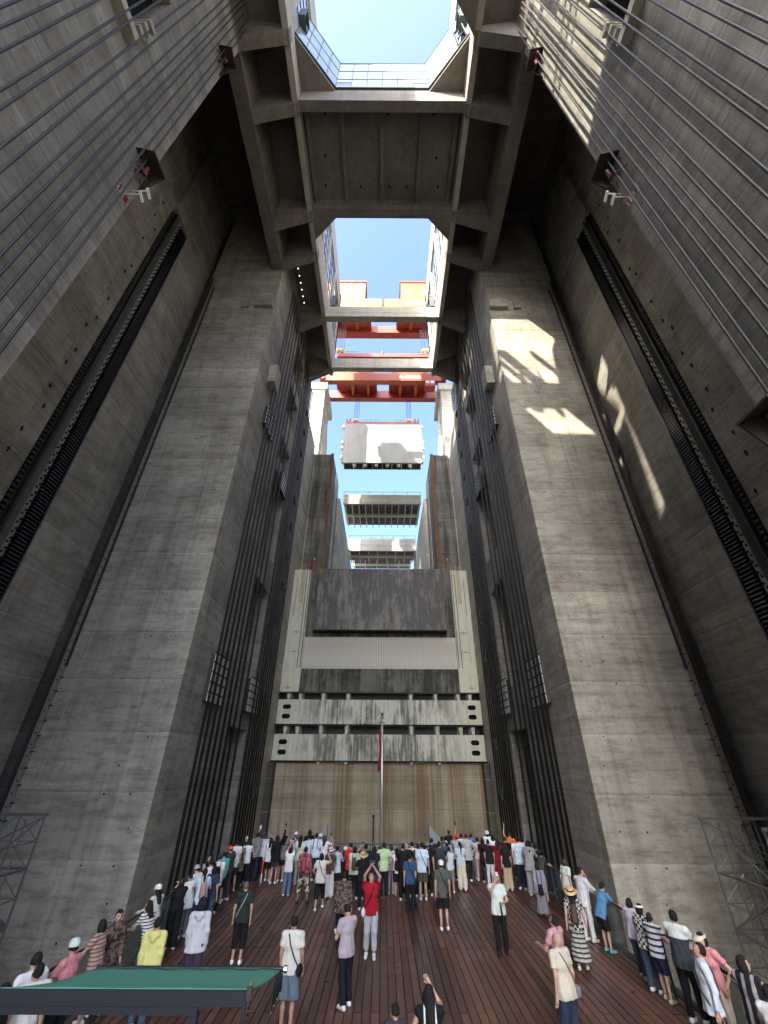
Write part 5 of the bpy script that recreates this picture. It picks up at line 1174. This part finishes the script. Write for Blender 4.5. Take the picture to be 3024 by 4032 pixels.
        if hair.startswith('long'):
            lnh = .30 + rnd.uniform(-.04, .06); wv = rnd.uniform(-.03, .03)
            G.cap(hc - hf * .035 - hu * .02, T(wv, -.120, 1.50 - lnh * .55), .066, .042, .04, hs, 1.7)
            if 'brown' in hair: G.ell(hc - hf * .03 - hu * .02, (.12, .10, .14), (hs, hf, hu), .04, cut2)
        if hair == 'pony': G.cap(hc - hf * .10 + hu * .02, hc - hf * .15 - hu * .08, .028, .036, .03); G.cap(hc - hf * .15 - hu * .08, T(.01, -.155, 1.16), .036, .018, .03)
        if hair == 'bun': G.ell(hc - hf * .10 + hu * .05, (.042, .042, .042), (hs, hf, hu), .02)
        if hair == 'bunlow': G.ell(hc - hf * .06 + hu * .11, (.035, .035, .035), (hs, hf, hu), .02)
        V, Q = G.mesh()
        if len(V):
            nz = np.array([math.sin(v[0] * 120 + v[2] * 40) * math.sin(v[1] * 110 + v[2] * 25) for v in V]); dv = V - hc; dv /= np.linalg.norm(dv, axis=1)[:, None] + 1e-6
            V = V + dv * (nz * (.006 if hair != 'afro' else .012))[:, None]; link('hair', np_mesh('hair', V * sc, Q, hcol), body)
    # --- face
    if abs(((yaw + hy + 180) % 360) - 180) > 45 or near:
        f = MB()
        for sg in (-1, 1):
            c = hc + hs * sg * .031 + hf * .0865 + hu * .018; f.tube([(c - hs * .013) * sc, (c + hf * .003) * sc, (c + hs * .013) * sc], [.003 * sc, .0065 * sc, .003 * sc], 6)
            c = hc + hs * sg * .031 + hf * .089 + hu * .036; f.tube([(c - hs * .019) * sc, (c + hs * .019) * sc], .0035 * sc, 5)
        f.build('face_features', MF, body, True)
        f = MB(); c = hc + hf * .093 - hu * .052; f.tube([(c - hs * .022 - hf * .006) * sc, c * sc, (c + hs * .022 - hf * .006) * sc], [.003 * sc, .0065 * sc, .003 * sc], 6); f.build('lips', ML_, body, True)
    # --- hats (worn: children of the head)
    def lathe(prof, n=18, cyz=None):
        m_ = MB(); base = hc + hu * .0 - hf * .008
        for r, z in prof:
            for k in range(n):
                t = 2 * math.pi * k / n; m_.v.append(tuple((base + hs * r * math.cos(t) + hf * r * 1.18 * math.sin(t) + hu * (z + (.012 * math.cos(2 * t) if r > .12 else 0))) * sc))
        for j in range(len(prof) - 1):
            for k in range(n): m_.face((j * n + k, j * n + (k + 1) % n, (j + 1) * n + (k + 1) % n, (j + 1) * n + k))
        m_.face([(len(prof) - 1) * n + k for k in range(n)]); return m_
    items = [e.split(':') for e in ex.split(';') if e]
    for kind, c in items:
        if kind in ('cap', 'visor'):
            m_ = lathe([(.094, .018), (.097, .05), (.090, .09), (.066, .122), (.03, .137)]) if kind == 'cap' else lathe([(.095, .035), (.097, .065), (.093, .075), (.09, .075)])
            b = [hc + hf * (.105 + .075 * math.cos(t)) * 1 + hs * .085 * math.sin(t) + hu * (.045 - .02 * math.cos(t)) for t in np.linspace(-1.57, 1.57, 9)]
            if kind == 'visor': b = [hc + hf * (.09 + .12 * math.cos(t)) + hs * .115 * math.sin(t) + hu * (.055 - .035 * math.cos(t)) for t in np.linspace(-1.57, 1.57, 9)]
            n0 = len(m_.v); m_.v += [tuple(q * sc) for q in b] + [tuple((q + hu * .008) * sc) for q in b]
            m_.face([n0 + i for i in range(9)][::-1]); m_.face([n0 + 9 + i for i in range(9)])
            for i in range(8): m_.face((n0 + i, n0 + i + 1, n0 + 10 + i, n0 + 9 + i))
            m_.build(kind, cloth(c), body, True)
        elif kind in ('bucket', 'sunhat', 'boater', 'cloche'):
            prof = dict(bucket=[(.15, .0), (.148, .012), (.105, .05), (.098, .11), (.06, .135), (.02, .14)], sunhat=[(.20, .035), (.20, .045), (.105, .06), (.10, .11), (.075, .145), (.02, .15)], boater=[(.19, .035), (.19, .047), (.101, .05), (.098, .13), (.09, .135), (.02, .137)], cloche=[(.115, -.02), (.118, .04), (.105, .10), (.07, .135), (.02, .145)])[kind]
            ho = lathe(prof, 22).build('hat', cloth(c), body, True)
            if kind in ('boater', 'sunhat'): lathe([(.105, .06), (.106, .061), (.105, .088), (.100, .089)], 22).build('hat_band', cloth('black' if kind == 'boater' else 'brown'), ho, True)
        elif kind == 'neckband':
            m_ = MB(); ring = [(neck + hu * .03 + hs * .062 * math.cos(t) + hf * .062 * math.sin(t)) * sc for t in np.linspace(0, 6.283, 15)]; m_.tube(ring, .010 * sc, 6); m_.build('neckband', cloth(c), body, True)
    if 'glasses' in label or idx in (24,): pass
    HOLD[idx] = dict(body=body, sc=sc, T=T, hinfo=hinfo, items=items, near=near, label=label, SH=SH, upv=upv, fwv=fwv, hf=hf, hc=hc)
    return body
PEOPLE = [
(-5.37,9.29,1.62,80,'tee black','pants black','short','rail','person with dark hair half hidden at the far left end of the awning',0,'','white',0,'stand',0,0),
(-5.56,10.2,1.7,60,'tee white','shorts black','short','down','man in white with dark hair behind the shaven man at the awning edge',0,'','white',0,'stand',-10,0),
(-5.29,9.85,1.68,30,'tee offwhite','pants grey','shaved','down','shaven headed man just above the left part of the awning',0,'','white',0,'stand',0,0),
(-5.38,10.98,1.66,75,'tee pink','pants black','short','rail','woman in pink top and mint white cap at the left rail',5,'cap:mintwhite','white',0,'stand',0,0),
(-5.64,12.42,1.6,85,'tee stripebrown','skirt cream','bob','rail','person in brown and white striped top with round black hair',8,'','white',0,'stand',0,0),
(-5.65,12.99,1.64,-160,'long brownprint','pants black','bun','down','woman in brown patterned blouse looking back towards the viewer',0,'xstrap:brown','white',0,'stand',0,20),
(-5.28,13.93,1.62,72,'tee stripewhite','pants denim','long','lean','woman in white black striped tee leaning over the left rail',24,'','white',0,'stand',0,0),
(-5.8,15.35,1.6,70,'long offwhite','pants denim','long','rail','woman in white jacket and white cap with long black hair',6,'cap:white','white',0,'stand',0,0),
(-5.62,16.47,1.54,35,'tank black','wide black','bobred','phone2','woman all in black with reddish bob hair and white soles',0,'','white',0,'stand',0,0),
(-5.65,17.33,1.5,50,'long white','pants grey','short','rail','person in white sleeves and grey trousers hidden beside the woman in black',10,'','white',0,'stand',0,0),
(-5.69,18.08,1.59,70,'tee white','shorts olive','short','lean','man in grey cap and white tee leaning on the left rail',18,'cap:lgrey','white',0,'stand',0,0),
(-5.75,18.77,1.54,100,'tee charcoal','pants black','short','rail','person with dark hair looking left behind the grey capped man',0,'','white',0,'stand',0,25),
(-5.23,17.25,1.64,28,'tee ltsky','shorts navy','pony','rail','woman with ponytail and pink backpack in light blue tee',4,'backpack:pinkbag','white',0,'stand',0,0),
(-5.75,19.21,1.68,60,'tee black','pants black','short','rail','person with short black hair turned left at the far left rail',0,'','white',0,'stand',0,30),
(-5.46,18.45,1.68,50,'tee white','pants charcoal','short','down','man in white tee just left of the dark denim dress',5,'','white',0,'stand',0,-40),
(-5.14,17.86,1.6,-5,'tee navydenim','widedenim denim','bob','down','woman in dark denim tunic and long denim trousers with white shoes',0,'','white',0,'stand',0,0),
(-5.56,19.59,1.63,20,'tee white','pants black','short','down','person in dark cap and white tee with black backpack',0,'cap:charcoal;backpack:black','white',0,'stand',0,0),
(-5.63,21.21,1.64,55,'tee charcoal','pants charcoal','short','rail','person in bright orange cap at the left rail corner',0,'cap:redorange','white',0,'stand',0,0),
(-5.75,21.63,1.63,60,'tee black','pants black','short','down','man in black tee beside the orange cap',0,'','white',0,'stand',0,40),
(-5.75,20.79,1.53,40,'tee turquoise','shorts black','short','down','person in turquoise shirt partly hidden by the man in black tee',0,'','white',0,'stand',0,0),
(-5.82,22.57,1.67,25,'tee white','shorts greendark','short','down','tall man in long white tee and dark green shorts',0,'','lgrey',0,'stand',0,0),
(-5.75,23.06,1.55,15,'tunic camo','pants black','bob','down','woman in green camouflage tunic and black trousers',0,'','black',0,'stand',0,0),
(-5.75,23.83,1.67,20,'tee navy','pants navy','bald','down','balding man in navy shirt left of the man with clasped hands',0,'','white',0,'stand',0,15),
(-5.56,23.44,1.56,5,'tee white','pants black','short','rail','person in white mostly hidden behind the man with clasped hands',0,'','white',0,'stand',0,0),
(-5.38,24.25,1.74,-8,'tee grey','pants navy','short','back','man in grey polo with hands clasped behind his back',0,'','black',0,'stand',0,25),
(-5.16,24.67,1.65,0,'tee stripefaint','pants navy','short','vphone','man in bucket hat and striped white tee with both elbows raised',0,'bucket:charcoal;phone:white','black',0,'stand',0,0),
(-4.73,24.3,1.55,-5,'long white','skirt black','long','down','woman in loose white shirt behind the woman with one raised arm',0,'','white',0,'stand',0,0),
(-4.34,23.79,1.7,-12,'long black','mini charcoal','long','oneupR','woman in black top and short skirt holding a phone high',0,'phone:black','white',0,'stand',0,0),
(-4.11,24.19,1.64,-8,'tee grey','mini black','long','phone2','woman with dark brown hair in grey tee and black skirt',0,'phone:black','white',0,'stand',0,0),
(-3.39,22.01,1.52,-4,'tee white','flare jeans','bob','phoneup','woman in white tee and blue jeans lifting a phone with both hands',0,'phone:black','white',0,'stand',0,0),
(-3.65,24.67,1.7,0,'tee white','pants grey','short','rail','man in white baseball cap against the tan wall',0,'cap:white','white',0,'stand',0,0),
(-3.51,24.13,1.68,-6,'tee check','pants navy','greyshort','rail','man in blue checked shirt with grey brown hair',0,'','white',0,'stand',0,0),
(-3.26,23.66,1.71,-8,'tee mintpale','pants beige','long','down','woman with long black hair in pale green blouse',0,'sling:camo','white',0,'stand',0,0),
(-3.11,25.42,1.72,25,'tee black','pants black','bob','rail','tall person with thick black bob above the bald head',0,'','white',0,'stand',0,0),
(-2.99,24.55,1.61,0,'tee ltsky','pants navy','shaved','rail','man with shaved brown head and light blue shirt',0,'','white',0,'stand',0,0),
(-2.63,24.32,1.71,-8,'tee ltsky','pants charcoal','short','down','man in light blue tee with black backpack straps',0,'backstraps:black','white',0,'stand',0,0),
(-2.49,24.78,1.62,0,'tee white','pants grey','short','rail','person in white cap before the left slanting plate',0,'cap:white','white',0,'stand',0,0),
(-2.21,24.2,1.64,-10,'tee white','pants black','longbrown','onephoneR','woman with big brown hair,white top and phone at right',0,'phone:black','white',0,'stand',0,0),
(-2.58,20.91,1.69,-4,'tee floralred','capri floralbw','shaved','down','man in red floral shirt and black floral shorts',0,'backpack:redgrey','black',2,'wide',0,0),
(-1.85,20.19,1.6,-6,'tee offwhite','capri black','bob','onephoneR','woman in white tee with black crossbody strap and black capri trousers',0,'xstrap:black;phone:black','white',0,'walk',0,0),
(-1.67,21.65,1.55,-5,'tee brown','wide white','short','rail','woman in pale pink sun hat and white trousers',0,'sunhat:palepink','white',0,'stand',0,0),
(-1.44,22.19,1.53,-5,'hoodie paleblue','skirt black','short','rail','woman in pale blue hooded blouse and black skirt',0,'cap:black','black',0,'stand',0,0),
(-1.11,22.47,1.47,0,'tee black','pants black','bob','rail','short person in white cap left of the red tee',0,'cap:white','white',0,'stand',0,0),
(-0.85,21.89,1.69,5,'tee red','pants black','short','rail','man in bright red tee among the far row',0,'','white',0,'stand',0,0),
(-0.66,21.5,1.63,-3,'tee mint','pants black','bob','down','woman in mint tee with small brown backpack',0,'backpack:brown','white',0,'stand',0,0),
(-0.27,20.21,1.62,0,'tee black','pants black','short','rail','man in yellow straw hat and black shirt',0,'sunhat:straw','white',0,'stand',0,0),
(-0.21,21.56,1.7,10,'tee navy','pants navy','short','onephoneL','man in navy with dark phone beside his head',0,'phone:black','white',0,'stand',0,0),
(0.14,21.3,1.66,0,'tee navy','skirt charcoal','long','down','woman in navy with long black hair left of the flagpole foot',0,'','white',0,'stand',0,0),
(0.35,22.41,1.48,-4,'tee black','shorts charcoal','short','down','person in black tee and dark grey shorts left of the flagpole foot',0,'','black',0,'stand',0,0),
(0.52,21.56,1.76,12,'tee palegreen','pants black','short','hips','man in pale green shirt right of the flagpole foot',0,'','brown',0,'stand',0,0),
(0.84,22.32,1.59,-5,'long lilac','pants lilac','bobred','rail','woman in lilac with smooth reddish hair',0,'','white',0,'stand',0,0),
(1.08,21.74,1.55,0,'tee white','shorts black','long','hips','woman with large black backpack,black shorts and red shoes',0,'backpack:black','darkred',0,'stand',0,0),
(1.31,21.38,1.73,0,'tee black','pants black','short','rail','person with black hair behind the large black backpack',0,'','white',0,'stand',0,0),
(1.47,21.93,1.69,0,'tee black','pants black','bald','rail','bald man in black tee in the middle of the far row',0,'','white',0,'stand',0,0),
(1.74,22.28,1.68,0,'tee creamlight','pants cream','bun','rail','woman in cream top with white hair clip',0,'','white',0,'stand',0,0),
(2.07,21.47,1.77,-4,'tee ltsky','shorts olive','short','down','man in light blue tee and olive shorts with black sling bag',0,'xbag:black','white',0,'stand',0,0),
(1.96,21.9,1.68,-6,'tee charcoal','pants black','short','rail','person with dark hair close behind the light blue tee',0,'','white',0,'stand',0,0),
(2.22,22.49,1.57,0,'tee brownprint','pants black','bob','onephoneL','short woman holding up a white phone',0,'phone:white','white',0,'stand',0,0),
(2.35,22.07,1.69,-2,'tee black','pants black','short','down','man in grey cap dressed all in black',0,'cap:grey','white',0,'stand',0,0),
(2.6,22.67,1.76,-4,'tee navy','pants navy','buzz','down','tall man with cropped hair and navy tee',0,'','white',0,'stand',0,0),
(2.87,22.05,1.74,-14,'tee charcoal','pants black','short','rail','man in charcoal tee looking to the right',0,'','white',0,'stand',0,-30),
(3.17,22.99,1.66,-5,'tee denim','pants navy','greyshort','rail','grey haired man in dark blue top',0,'','white',0,'stand',0,0),
(3.19,23.66,1.7,0,'tee black','pants black','short','rail','person with tousled dark hair behind the grey haired man',0,'','white',0,'stand',0,0),
(3.73,25.6,1.72,35,'tee black','pants black','short','rail','tall dark haired person turned left before the right slanting plate',0,'','white',0,'stand',0,20),
(3.62,24.74,1.63,-5,'tee stripebw','skirt darkred','long','rail','woman in black white striped top and dark red skirt',0,'','white',0,'stand',0,0),
(3.98,24.5,1.67,0,'tee lgrey','pants black','short','rail','man in red cap and pale grey tee',0,'cap:redorange','white',0,'stand',0,0),
(4.24,24.86,1.67,0,'tee white','pants black','short','oneupL','man in white tee with a dark phone lifted overhead',0,'phone:black','white',0,'stand',0,0),
(3.33,22.58,1.47,-3,'tee whitegrey','capri midgrey','bun','rail','small woman in white tee and grey knee length shorts',0,'','white',0,'stand',0,0),
(3.86,22.92,1.61,-4,'tee paleblue','wide cream','pony','phonelow','woman with long ponytail in pale blue blouse and cream trousers',0,'xstrap:white','white',0,'stand',0,0),
(4.41,24.41,1.71,-8,'long lgrey','pants black','buzz','hips','man in grey sweatshirt and black trousers',0,'','white',0,'stand',0,0),
(4.72,24.9,1.66,-6,'tee blue','pants midgrey','short','rail','man in bright blue polo and grey trousers',0,'','white',0,'stand',0,0),
(5.09,24.13,1.59,-8,'tee black','pants black','long','rail','woman with long dark hair right of the blue polo',0,'','white',0,'stand',0,0),
(4.95,24.54,1.56,-5,'tee ltpink','pants pinkprint','bun','hips','woman in pale pink jumpsuit with hands on hips',0,'','white',0,'stand',0,0),
(5.27,23.73,1.59,-12,'tee black','pants whitegrey','short','down','man in black polo right of the pink jumpsuit',0,'','white',0,'stand',0,0),
(5.7,25.8,1.66,0,'tee white','pants white','bob','rail','woman in round white hat at the right of the far row',0,'cloche:white','white',0,'stand',0,0),
(5.63,24.25,1.7,-12,'dress white','bare white','bob','rail','woman in short white dress',0,'','white',0,'stand',0,0),
(5.66,23.55,1.62,-15,'dressl darkred','skirt darkred','long','rail','woman in dark red dress beside the white dress',0,'','white',0,'stand',0,0),
(6.05,23.72,1.7,-15,'tee black','pants black','short','rail','man in black tee left of the orange shirt',0,'','white',0,'stand',0,0),
(6.6,25.06,1.7,-25,'tee orange','pants charcoal','buzz','oneupL','man in orange white tee with one fist raised',0,'','white',0,'stand',0,0),
(5.83,22.94,1.58,-10,'tee black','wide khaki','long','down','woman in black tee and khaki trousers',0,'','white',0,'stand',0,0),
(6.44,23.08,1.77,-18,'tee skyprint','pants navy','buzz','down','man in sky blue printed tee and white trainers',0,'','white',0,'stand',0,0),
(7.05,24.48,1.62,-30,'tee ltpink','pants black','bob','phone2','woman in pink strap top right of the sky blue tee',0,'','white',0,'stand',0,0),
(6.62,22.15,1.78,-20,'hoodie midgreylight','wide midgreylight','long','rail','woman in grey hooded top and wide grey trousers',5,'','white',0,'stand',0,0),
(7.05,23.26,1.6,-40,'tee black','pants black','bob','rail','person with black hair right of the grey hood',0,'','white',0,'stand',0,0),
(6.98,22.4,1.6,-50,'tee black','pants black','short','rail','dark figure at the far right corner of the railing',0,'','white',0,'stand',0,0),
(6.75,21.14,1.62,-62,'dressl pin','skirt pin','bun','lean','woman in black pinstripe dress leaning on the right rail',22,'','black',0,'stand',0,0),
(6.09,19.37,1.48,-12,'long greylilac','skirtlong midgrey','bob','down','woman in lilac grey cardigan and long grey skirt with black bag',0,'backlow:black','black',0,'stand',0,0),
(7.03,19.21,1.64,-70,'tee mintwhite','skirt midgrey','bobbrown','down','woman in pale mint tee standing beside the right rail',0,'','brown',0,'stand',0,0),
(5.73,15.28,1.6,-20,'tee bwprint','skirtlong bwcheck','long','down','woman in straw boater and black white patterned skirt',0,'boater:straw;backpack:brown','cream',0,'stand',0,0),
(6.77,17.23,1.72,-65,'tee whitegrey','pants white','short','rail','man in white tee and white trousers at the right rail',8,'','white',0,'stand',0,0),
(6.98,17.62,1.54,-65,'long white','shorts black','short','lean','person in loose white shirt and black shorts at the right rail',14,'','white',0,'stand',0,0),
(6.97,16.42,1.55,-70,'tee midblue','shorts black','short','lean','boy in blue tee leaning on the right rail in teal trainers',26,'','teal',0,'stand',0,15),
(7.05,14.8,1.5,-62,'tee lilaclight','pants denim','bob','rail','woman in pale lilac top and jeans at the right rail',8,'','white',0,'stand',0,0),
(6.94,14.05,1.55,-55,'tee bwprint','pants denim','bob','rail','woman in white sun visor and grey patterned blouse',8,'visor:white','white',0,'stand',0,0),
(6.96,13.62,1.48,-62,'tee stripenavy','shorts navy','short','rail','boy in navy white striped tee and navy shorts',5,'','beige',0,'stand',0,0),
(7.05,12.69,1.74,-55,'tee twotone','pants black','short','rail','man in shirt with pale shoulders and slate body',5,'','white',0,'stand',0,0),
(6.47,10.97,1.68,70,'long paleshirt','pants black','short','down','man in pale blue shirt looking up to the left',0,'xstrap:charcoal','white',0,'stand',25,0),
(7.04,11.7,1.64,120,'tee pink','pants cream','bob','hips','woman in cream visor hat and pink top facing left',0,'visor:cream','white',0,'stand',0,0),
(6.91,10.46,1.64,-60,'tee pinblack','pants denim','bob','rail','woman in black streaked blouse at the lower right rail',5,'','white',0,'stand',0,0),
(6.46,9.32,1.64,-60,'tee white','pants grey','short','rail','person in white cut off by the right photo edge',10,'','white',0,'stand',0,0),
(4.3,12.53,1.7,40,'tee ltpinkpolo','pants plum','short','phonelow','man in pink polo with black neckband looking up',0,'neckband:black','white',0,'stand',30,0),
(3.95,11.34,1.7,28,'tee beigelight','pants navydenim','bald','down','bald man in beige tee with grey shoulder bag looking up',0,'xbag:grey','white',0,'stand',25,0),
(3.86,16.24,1.72,172,'tee mintwhite','pants black','bald','facephone','man in white shirt hiding his face with a white phone',0,'phone:white','black',0,'stand',15,0),
(2.46,18.13,1.72,4,'tee oliveg','shorts black','short','down','man in white cap,olive tee and black shorts seen from behind',0,'cap:white;xstrap:black','white',0,'stand',0,0),
(0.14,15.96,1.8,178,'tee crimson','jog lgrey','short','phoneup','man in crimson tee photographing upwards with both hands',0,'phone:black;xbag:white','white',0,'stand',30,0),
(-0.35,13.25,1.69,40,'tee lilacgrey','pants navyblack','short','phonelow','man in lilac polo looking down at a phone',0,'phone:white','white',0,'stand',-28,0),
(-0.71,16.64,1.68,2,'long brownprint','pants black','short','down','man in mottled brown shirt behind the lilac polo',0,'','black',0,'stand',0,0),
(-1.45,12.27,1.7,-6,'tee offwhite','baggy bluegrey','buzz','down','man in off white tee and blue shorts with black sling bag',0,'xbag:black','white',1,'stand',0,0),
(-3.4,15.49,1.66,4,'tee greendark','capri black','greyshort','down','man in dark green tee and black cropped trousers',0,'xstrap:beige','white',0,'stand',0,0),
(-3.98,13.69,1.66,8,'hoodie whitegrey','wide plum','afro','down','person in pale grey hooded jacket with bushy black hair',0,'','white',0,'stand',0,0),
(-4.47,12.39,1.64,8,'hoodie yellow','pants denim','short','down','person in pale yellow hooded jacket behind the awning',0,'','white',0,'stand',0,0),
(1.49,19.85,1.63,-2,'tee denimblue','pants black','short','down','man in dark blue polo and black trousers seen from behind',0,'xbag:navy','black',0,'stand',0,0),
(1.19,9.33,1.62,0,'tank black','pants black','long','oneupsmall','woman with long black hair and white straps filming at the bottom edge',0,'phone:black;backstraps:white','white',0,'stand',0,0),
(0.68,9.65,1.3,0,'tee charcoal','pants black','bunlow','down','child with tied dark hair cut off by the bottom edge',0,'','white',0,'stand',0,0),
]
for i_, sp in enumerate(PEOPLE): person(sp, i_)
# ------------------------------------------------------------------ things they carry
def short(l):
    l = l.replace('  ', ' ').split(); return ' '.join(l[:9])
def place(name, mb, mats, h_, label, cat, group, smooth=False):
    b = h_['body']; mw = Matrix.Translation(b.location) @ Matrix.Rotation(b.rotation_euler.z, 4, 'Z')
    o = link(name, mb.mesh(name, mats, smooth)); o.matrix_world = mw; return tag(o, label, cat, group)
for i_, h_ in HOLD.items():
    sc = h_['sc']; T = h_['T']
    for kind, c in h_['items']:
        who = h_['label'].split(' in ')[0] if False else h_['label']
        w_ = short(who)
        if kind == 'phone':
            pose = PEOPLE[i_][7]; hs_ = h_['hinfo']
            R = {'oneupR': 1, 'onephoneR': 1, 'facephone': 1, 'oneupsmall': 1, 'oneupL': 0, 'onephoneL': 0, 'vphone': 0, 'phonelow': 0}.get(pose)
            c0 = hs_[R][0] if R is not None else (hs_[0][0] + hs_[1][0]) / 2
            up_ = np.array((0, 0, 1.)); nn = np.array((0, 1., 0)); land = R is None
            if pose == 'phonelow': up_ = np.array((0, .75, .66)); nn = np.array((0, -.66, .75))
            if pose == 'phoneup': up_ = np.array((0, -.3, .95)); nn = np.array((0, .95, .3))
            sd = np.cross(up_, nn); a, b_ = (.04, .08) if not land else (.08, .04)
            if pose in ('phone2',): a, b_ = .04, .08
            m_ = MB(); c0 = c0 + up_ * .03; K = lambda s1, s2, s3: (c0 + sd * a * s1 + nn * .006 * s2 + up_ * b_ * s3) * sc
            m_.hexa([K(-1, -1, -1), K(1, -1, -1), K(1, 1, -1), K(-1, 1, -1), K(-1, -1, 1), K(1, -1, 1), K(1, 1, 1), K(-1, 1, 1)])
            ph = place('phone', m_, cloth('charcoal' if c == 'black' else c), h_, '%s phone held by the %s' % ('dark' if c == 'black' else 'white', w_), 'phone', 'phones held up by visitors')
            m_ = MB(); l = (c0 + sd * a * .5 + nn * .007 + up_ * b_ * .72) * sc; m_.tube([l, l + nn * .003 * sc], .012 * sc, 8); m_.build('lens', M['hole'], ph)
        elif kind in ('backpack', 'backlow'):
            G = Field(np.array(T(-.2, -.34, .80 if kind == 'backpack' else .6)) - .1, np.array(T(.2, -.05, 1.45)) + .1, .02 if h_['near'] else .025)
            z0, z1 = (1.02, 1.30) if kind == 'backpack' else (.80, 1.0); wdt = .115 if 'large' in who else .09
            G.cap(T(0, -.185, z0), T(0, -.18, z1), .085, .07, .03, (1, 0, 0), wdt / .07); G.cap(T(0, -.25, z0 - .01), T(0, -.25, z0 + .10), .045, .04, .03, (1, 0, 0), 1.5)
            V, Q = G.mesh(); m_ = MB(); m_.v = [tuple(v * sc) for v in V]; m_.f = [tuple(q) for q in Q]; m_.m = [0] * len(m_.f)
            bp = place('backpack', m_, cloth(c), h_, '%s backpack worn by the %s' % ({'pinkbag': 'dusty pink', 'redgrey': 'red grey'}.get(c, c), w_), 'backpack', 'backpacks in the crowd', True)
            m_ = MB()
            for s in (-1, 1): m_.tube([T(s * .07, -.17, z1 - .1) * sc, T(s * .08, -.10, 1.455) * sc, T(s * .085, .02, 1.475) * sc, T(s * .09, .125, 1.36) * sc, T(s * .12, .10, 1.15) * sc, T(s * .13, -.10, z0) * sc], .014 * sc, 5)
            m_.build('strap', cloth(c), bp, True)
        elif kind in ('xstrap', 'xbag', 'sling', 'backstraps'):
            s = 1 if i_ % 2 else -1
            if 'crimson' in who: s = 1
            m_ = MB(); bag = kind in ('xbag', 'sling')
            if kind == 'backstraps':
                for q in (-1, 1): m_.tube([T(q * .10, -.155, 1.12) * sc, T(q * .09, -.135, 1.35) * sc, T(q * .085, -.06, 1.475) * sc, T(q * .085, .03, 1.48) * sc, T(q * .09, .13, 1.33) * sc], .016 * sc, 5)
            else:
                path = [T(-s * .10, .0, 1.485), T(-s * .06, -.10, 1.42), T(0, -.152, 1.28), T(s * .10, -.150, 1.10), T(s * .185, -.06, .93), T(s * .195, .06, .92), T(s * .10, .155, 1.08), T(0, .165, 1.24), T(-s * .075, .115, 1.40), T(-s * .10, .0, 1.485)]
                m_.tube([p * sc for p in path], .013 * sc, 5)
            cl = {'xbag': c}.get(kind, c); st = 'black' if kind == 'xbag' and c in ('white', 'black', 'navy') else c
            if bag:
                b0 = T(s * .20, -.03 if 'crimson' not in who else .12, .90 if kind != 'sling' else 1.2); G = Field(b0 - .25, b0 + .25, .02)
                G.cap(b0 + np.array((0, -.07, .0)), b0 + np.array((0, .07, .0)), .055, .055, .02, (0, 0, 1), 1.7)
                V, Q = G.mesh(); mb2 = MB(); mb2.v = [tuple(v * sc) for v in V]; mb2.f = [tuple(q) for q in Q]; mb2.m = [0] * len(mb2.f)
                o = place('shoulder_bag', mb2, cloth(c), h_, '%s bag slung on the %s' % (c, w_), 'bag', 'shoulder bags in the crowd', True); m_.build('strap', cloth(st), o, True)
            else: place('bag_strap', m_, cloth(c), h_, '%s strap across the %s' % (c, w_), 'bag strap', 'bag straps in the crowd', True)
# water bottle and umbrella handled by two visitors, red and white post behind the crowd
t = thing('barrier_post', 'slim red and white post standing at the far left deck corner', 'post', None, (-4.93, 24.05, 0))
MB().tube([(0, 0, 0), (0, 0, .3)], .03, 8).build('lower_band', M['wht'], t); MB().tube([(0, 0, .3), (0, 0, .8)], .031, 8).build('red_band', M['redw'], t); MB().tube([(0, 0, .8), (0, 0, .9)], .03, 8).build('upper_band', M['wht'], t)
for i_, sp in enumerate(PEOPLE):
    if 'hiding his face' in sp[8]:
        m_ = MB(); c0, d0, n0, w0 = HOLD[i_]['hinfo'][0]; sc = HOLD[i_]['sc']; a = c0 + np.array((0, .02, .06)); m_.tube([a * sc, (a - np.array((.03, 0, .34))) * sc], [.018 * sc, .03 * sc], 8)
        place('folded_umbrella', m_, cloth('black'), HOLD[i_], 'dark folded umbrella held by the man with the white phone', 'umbrella', None)
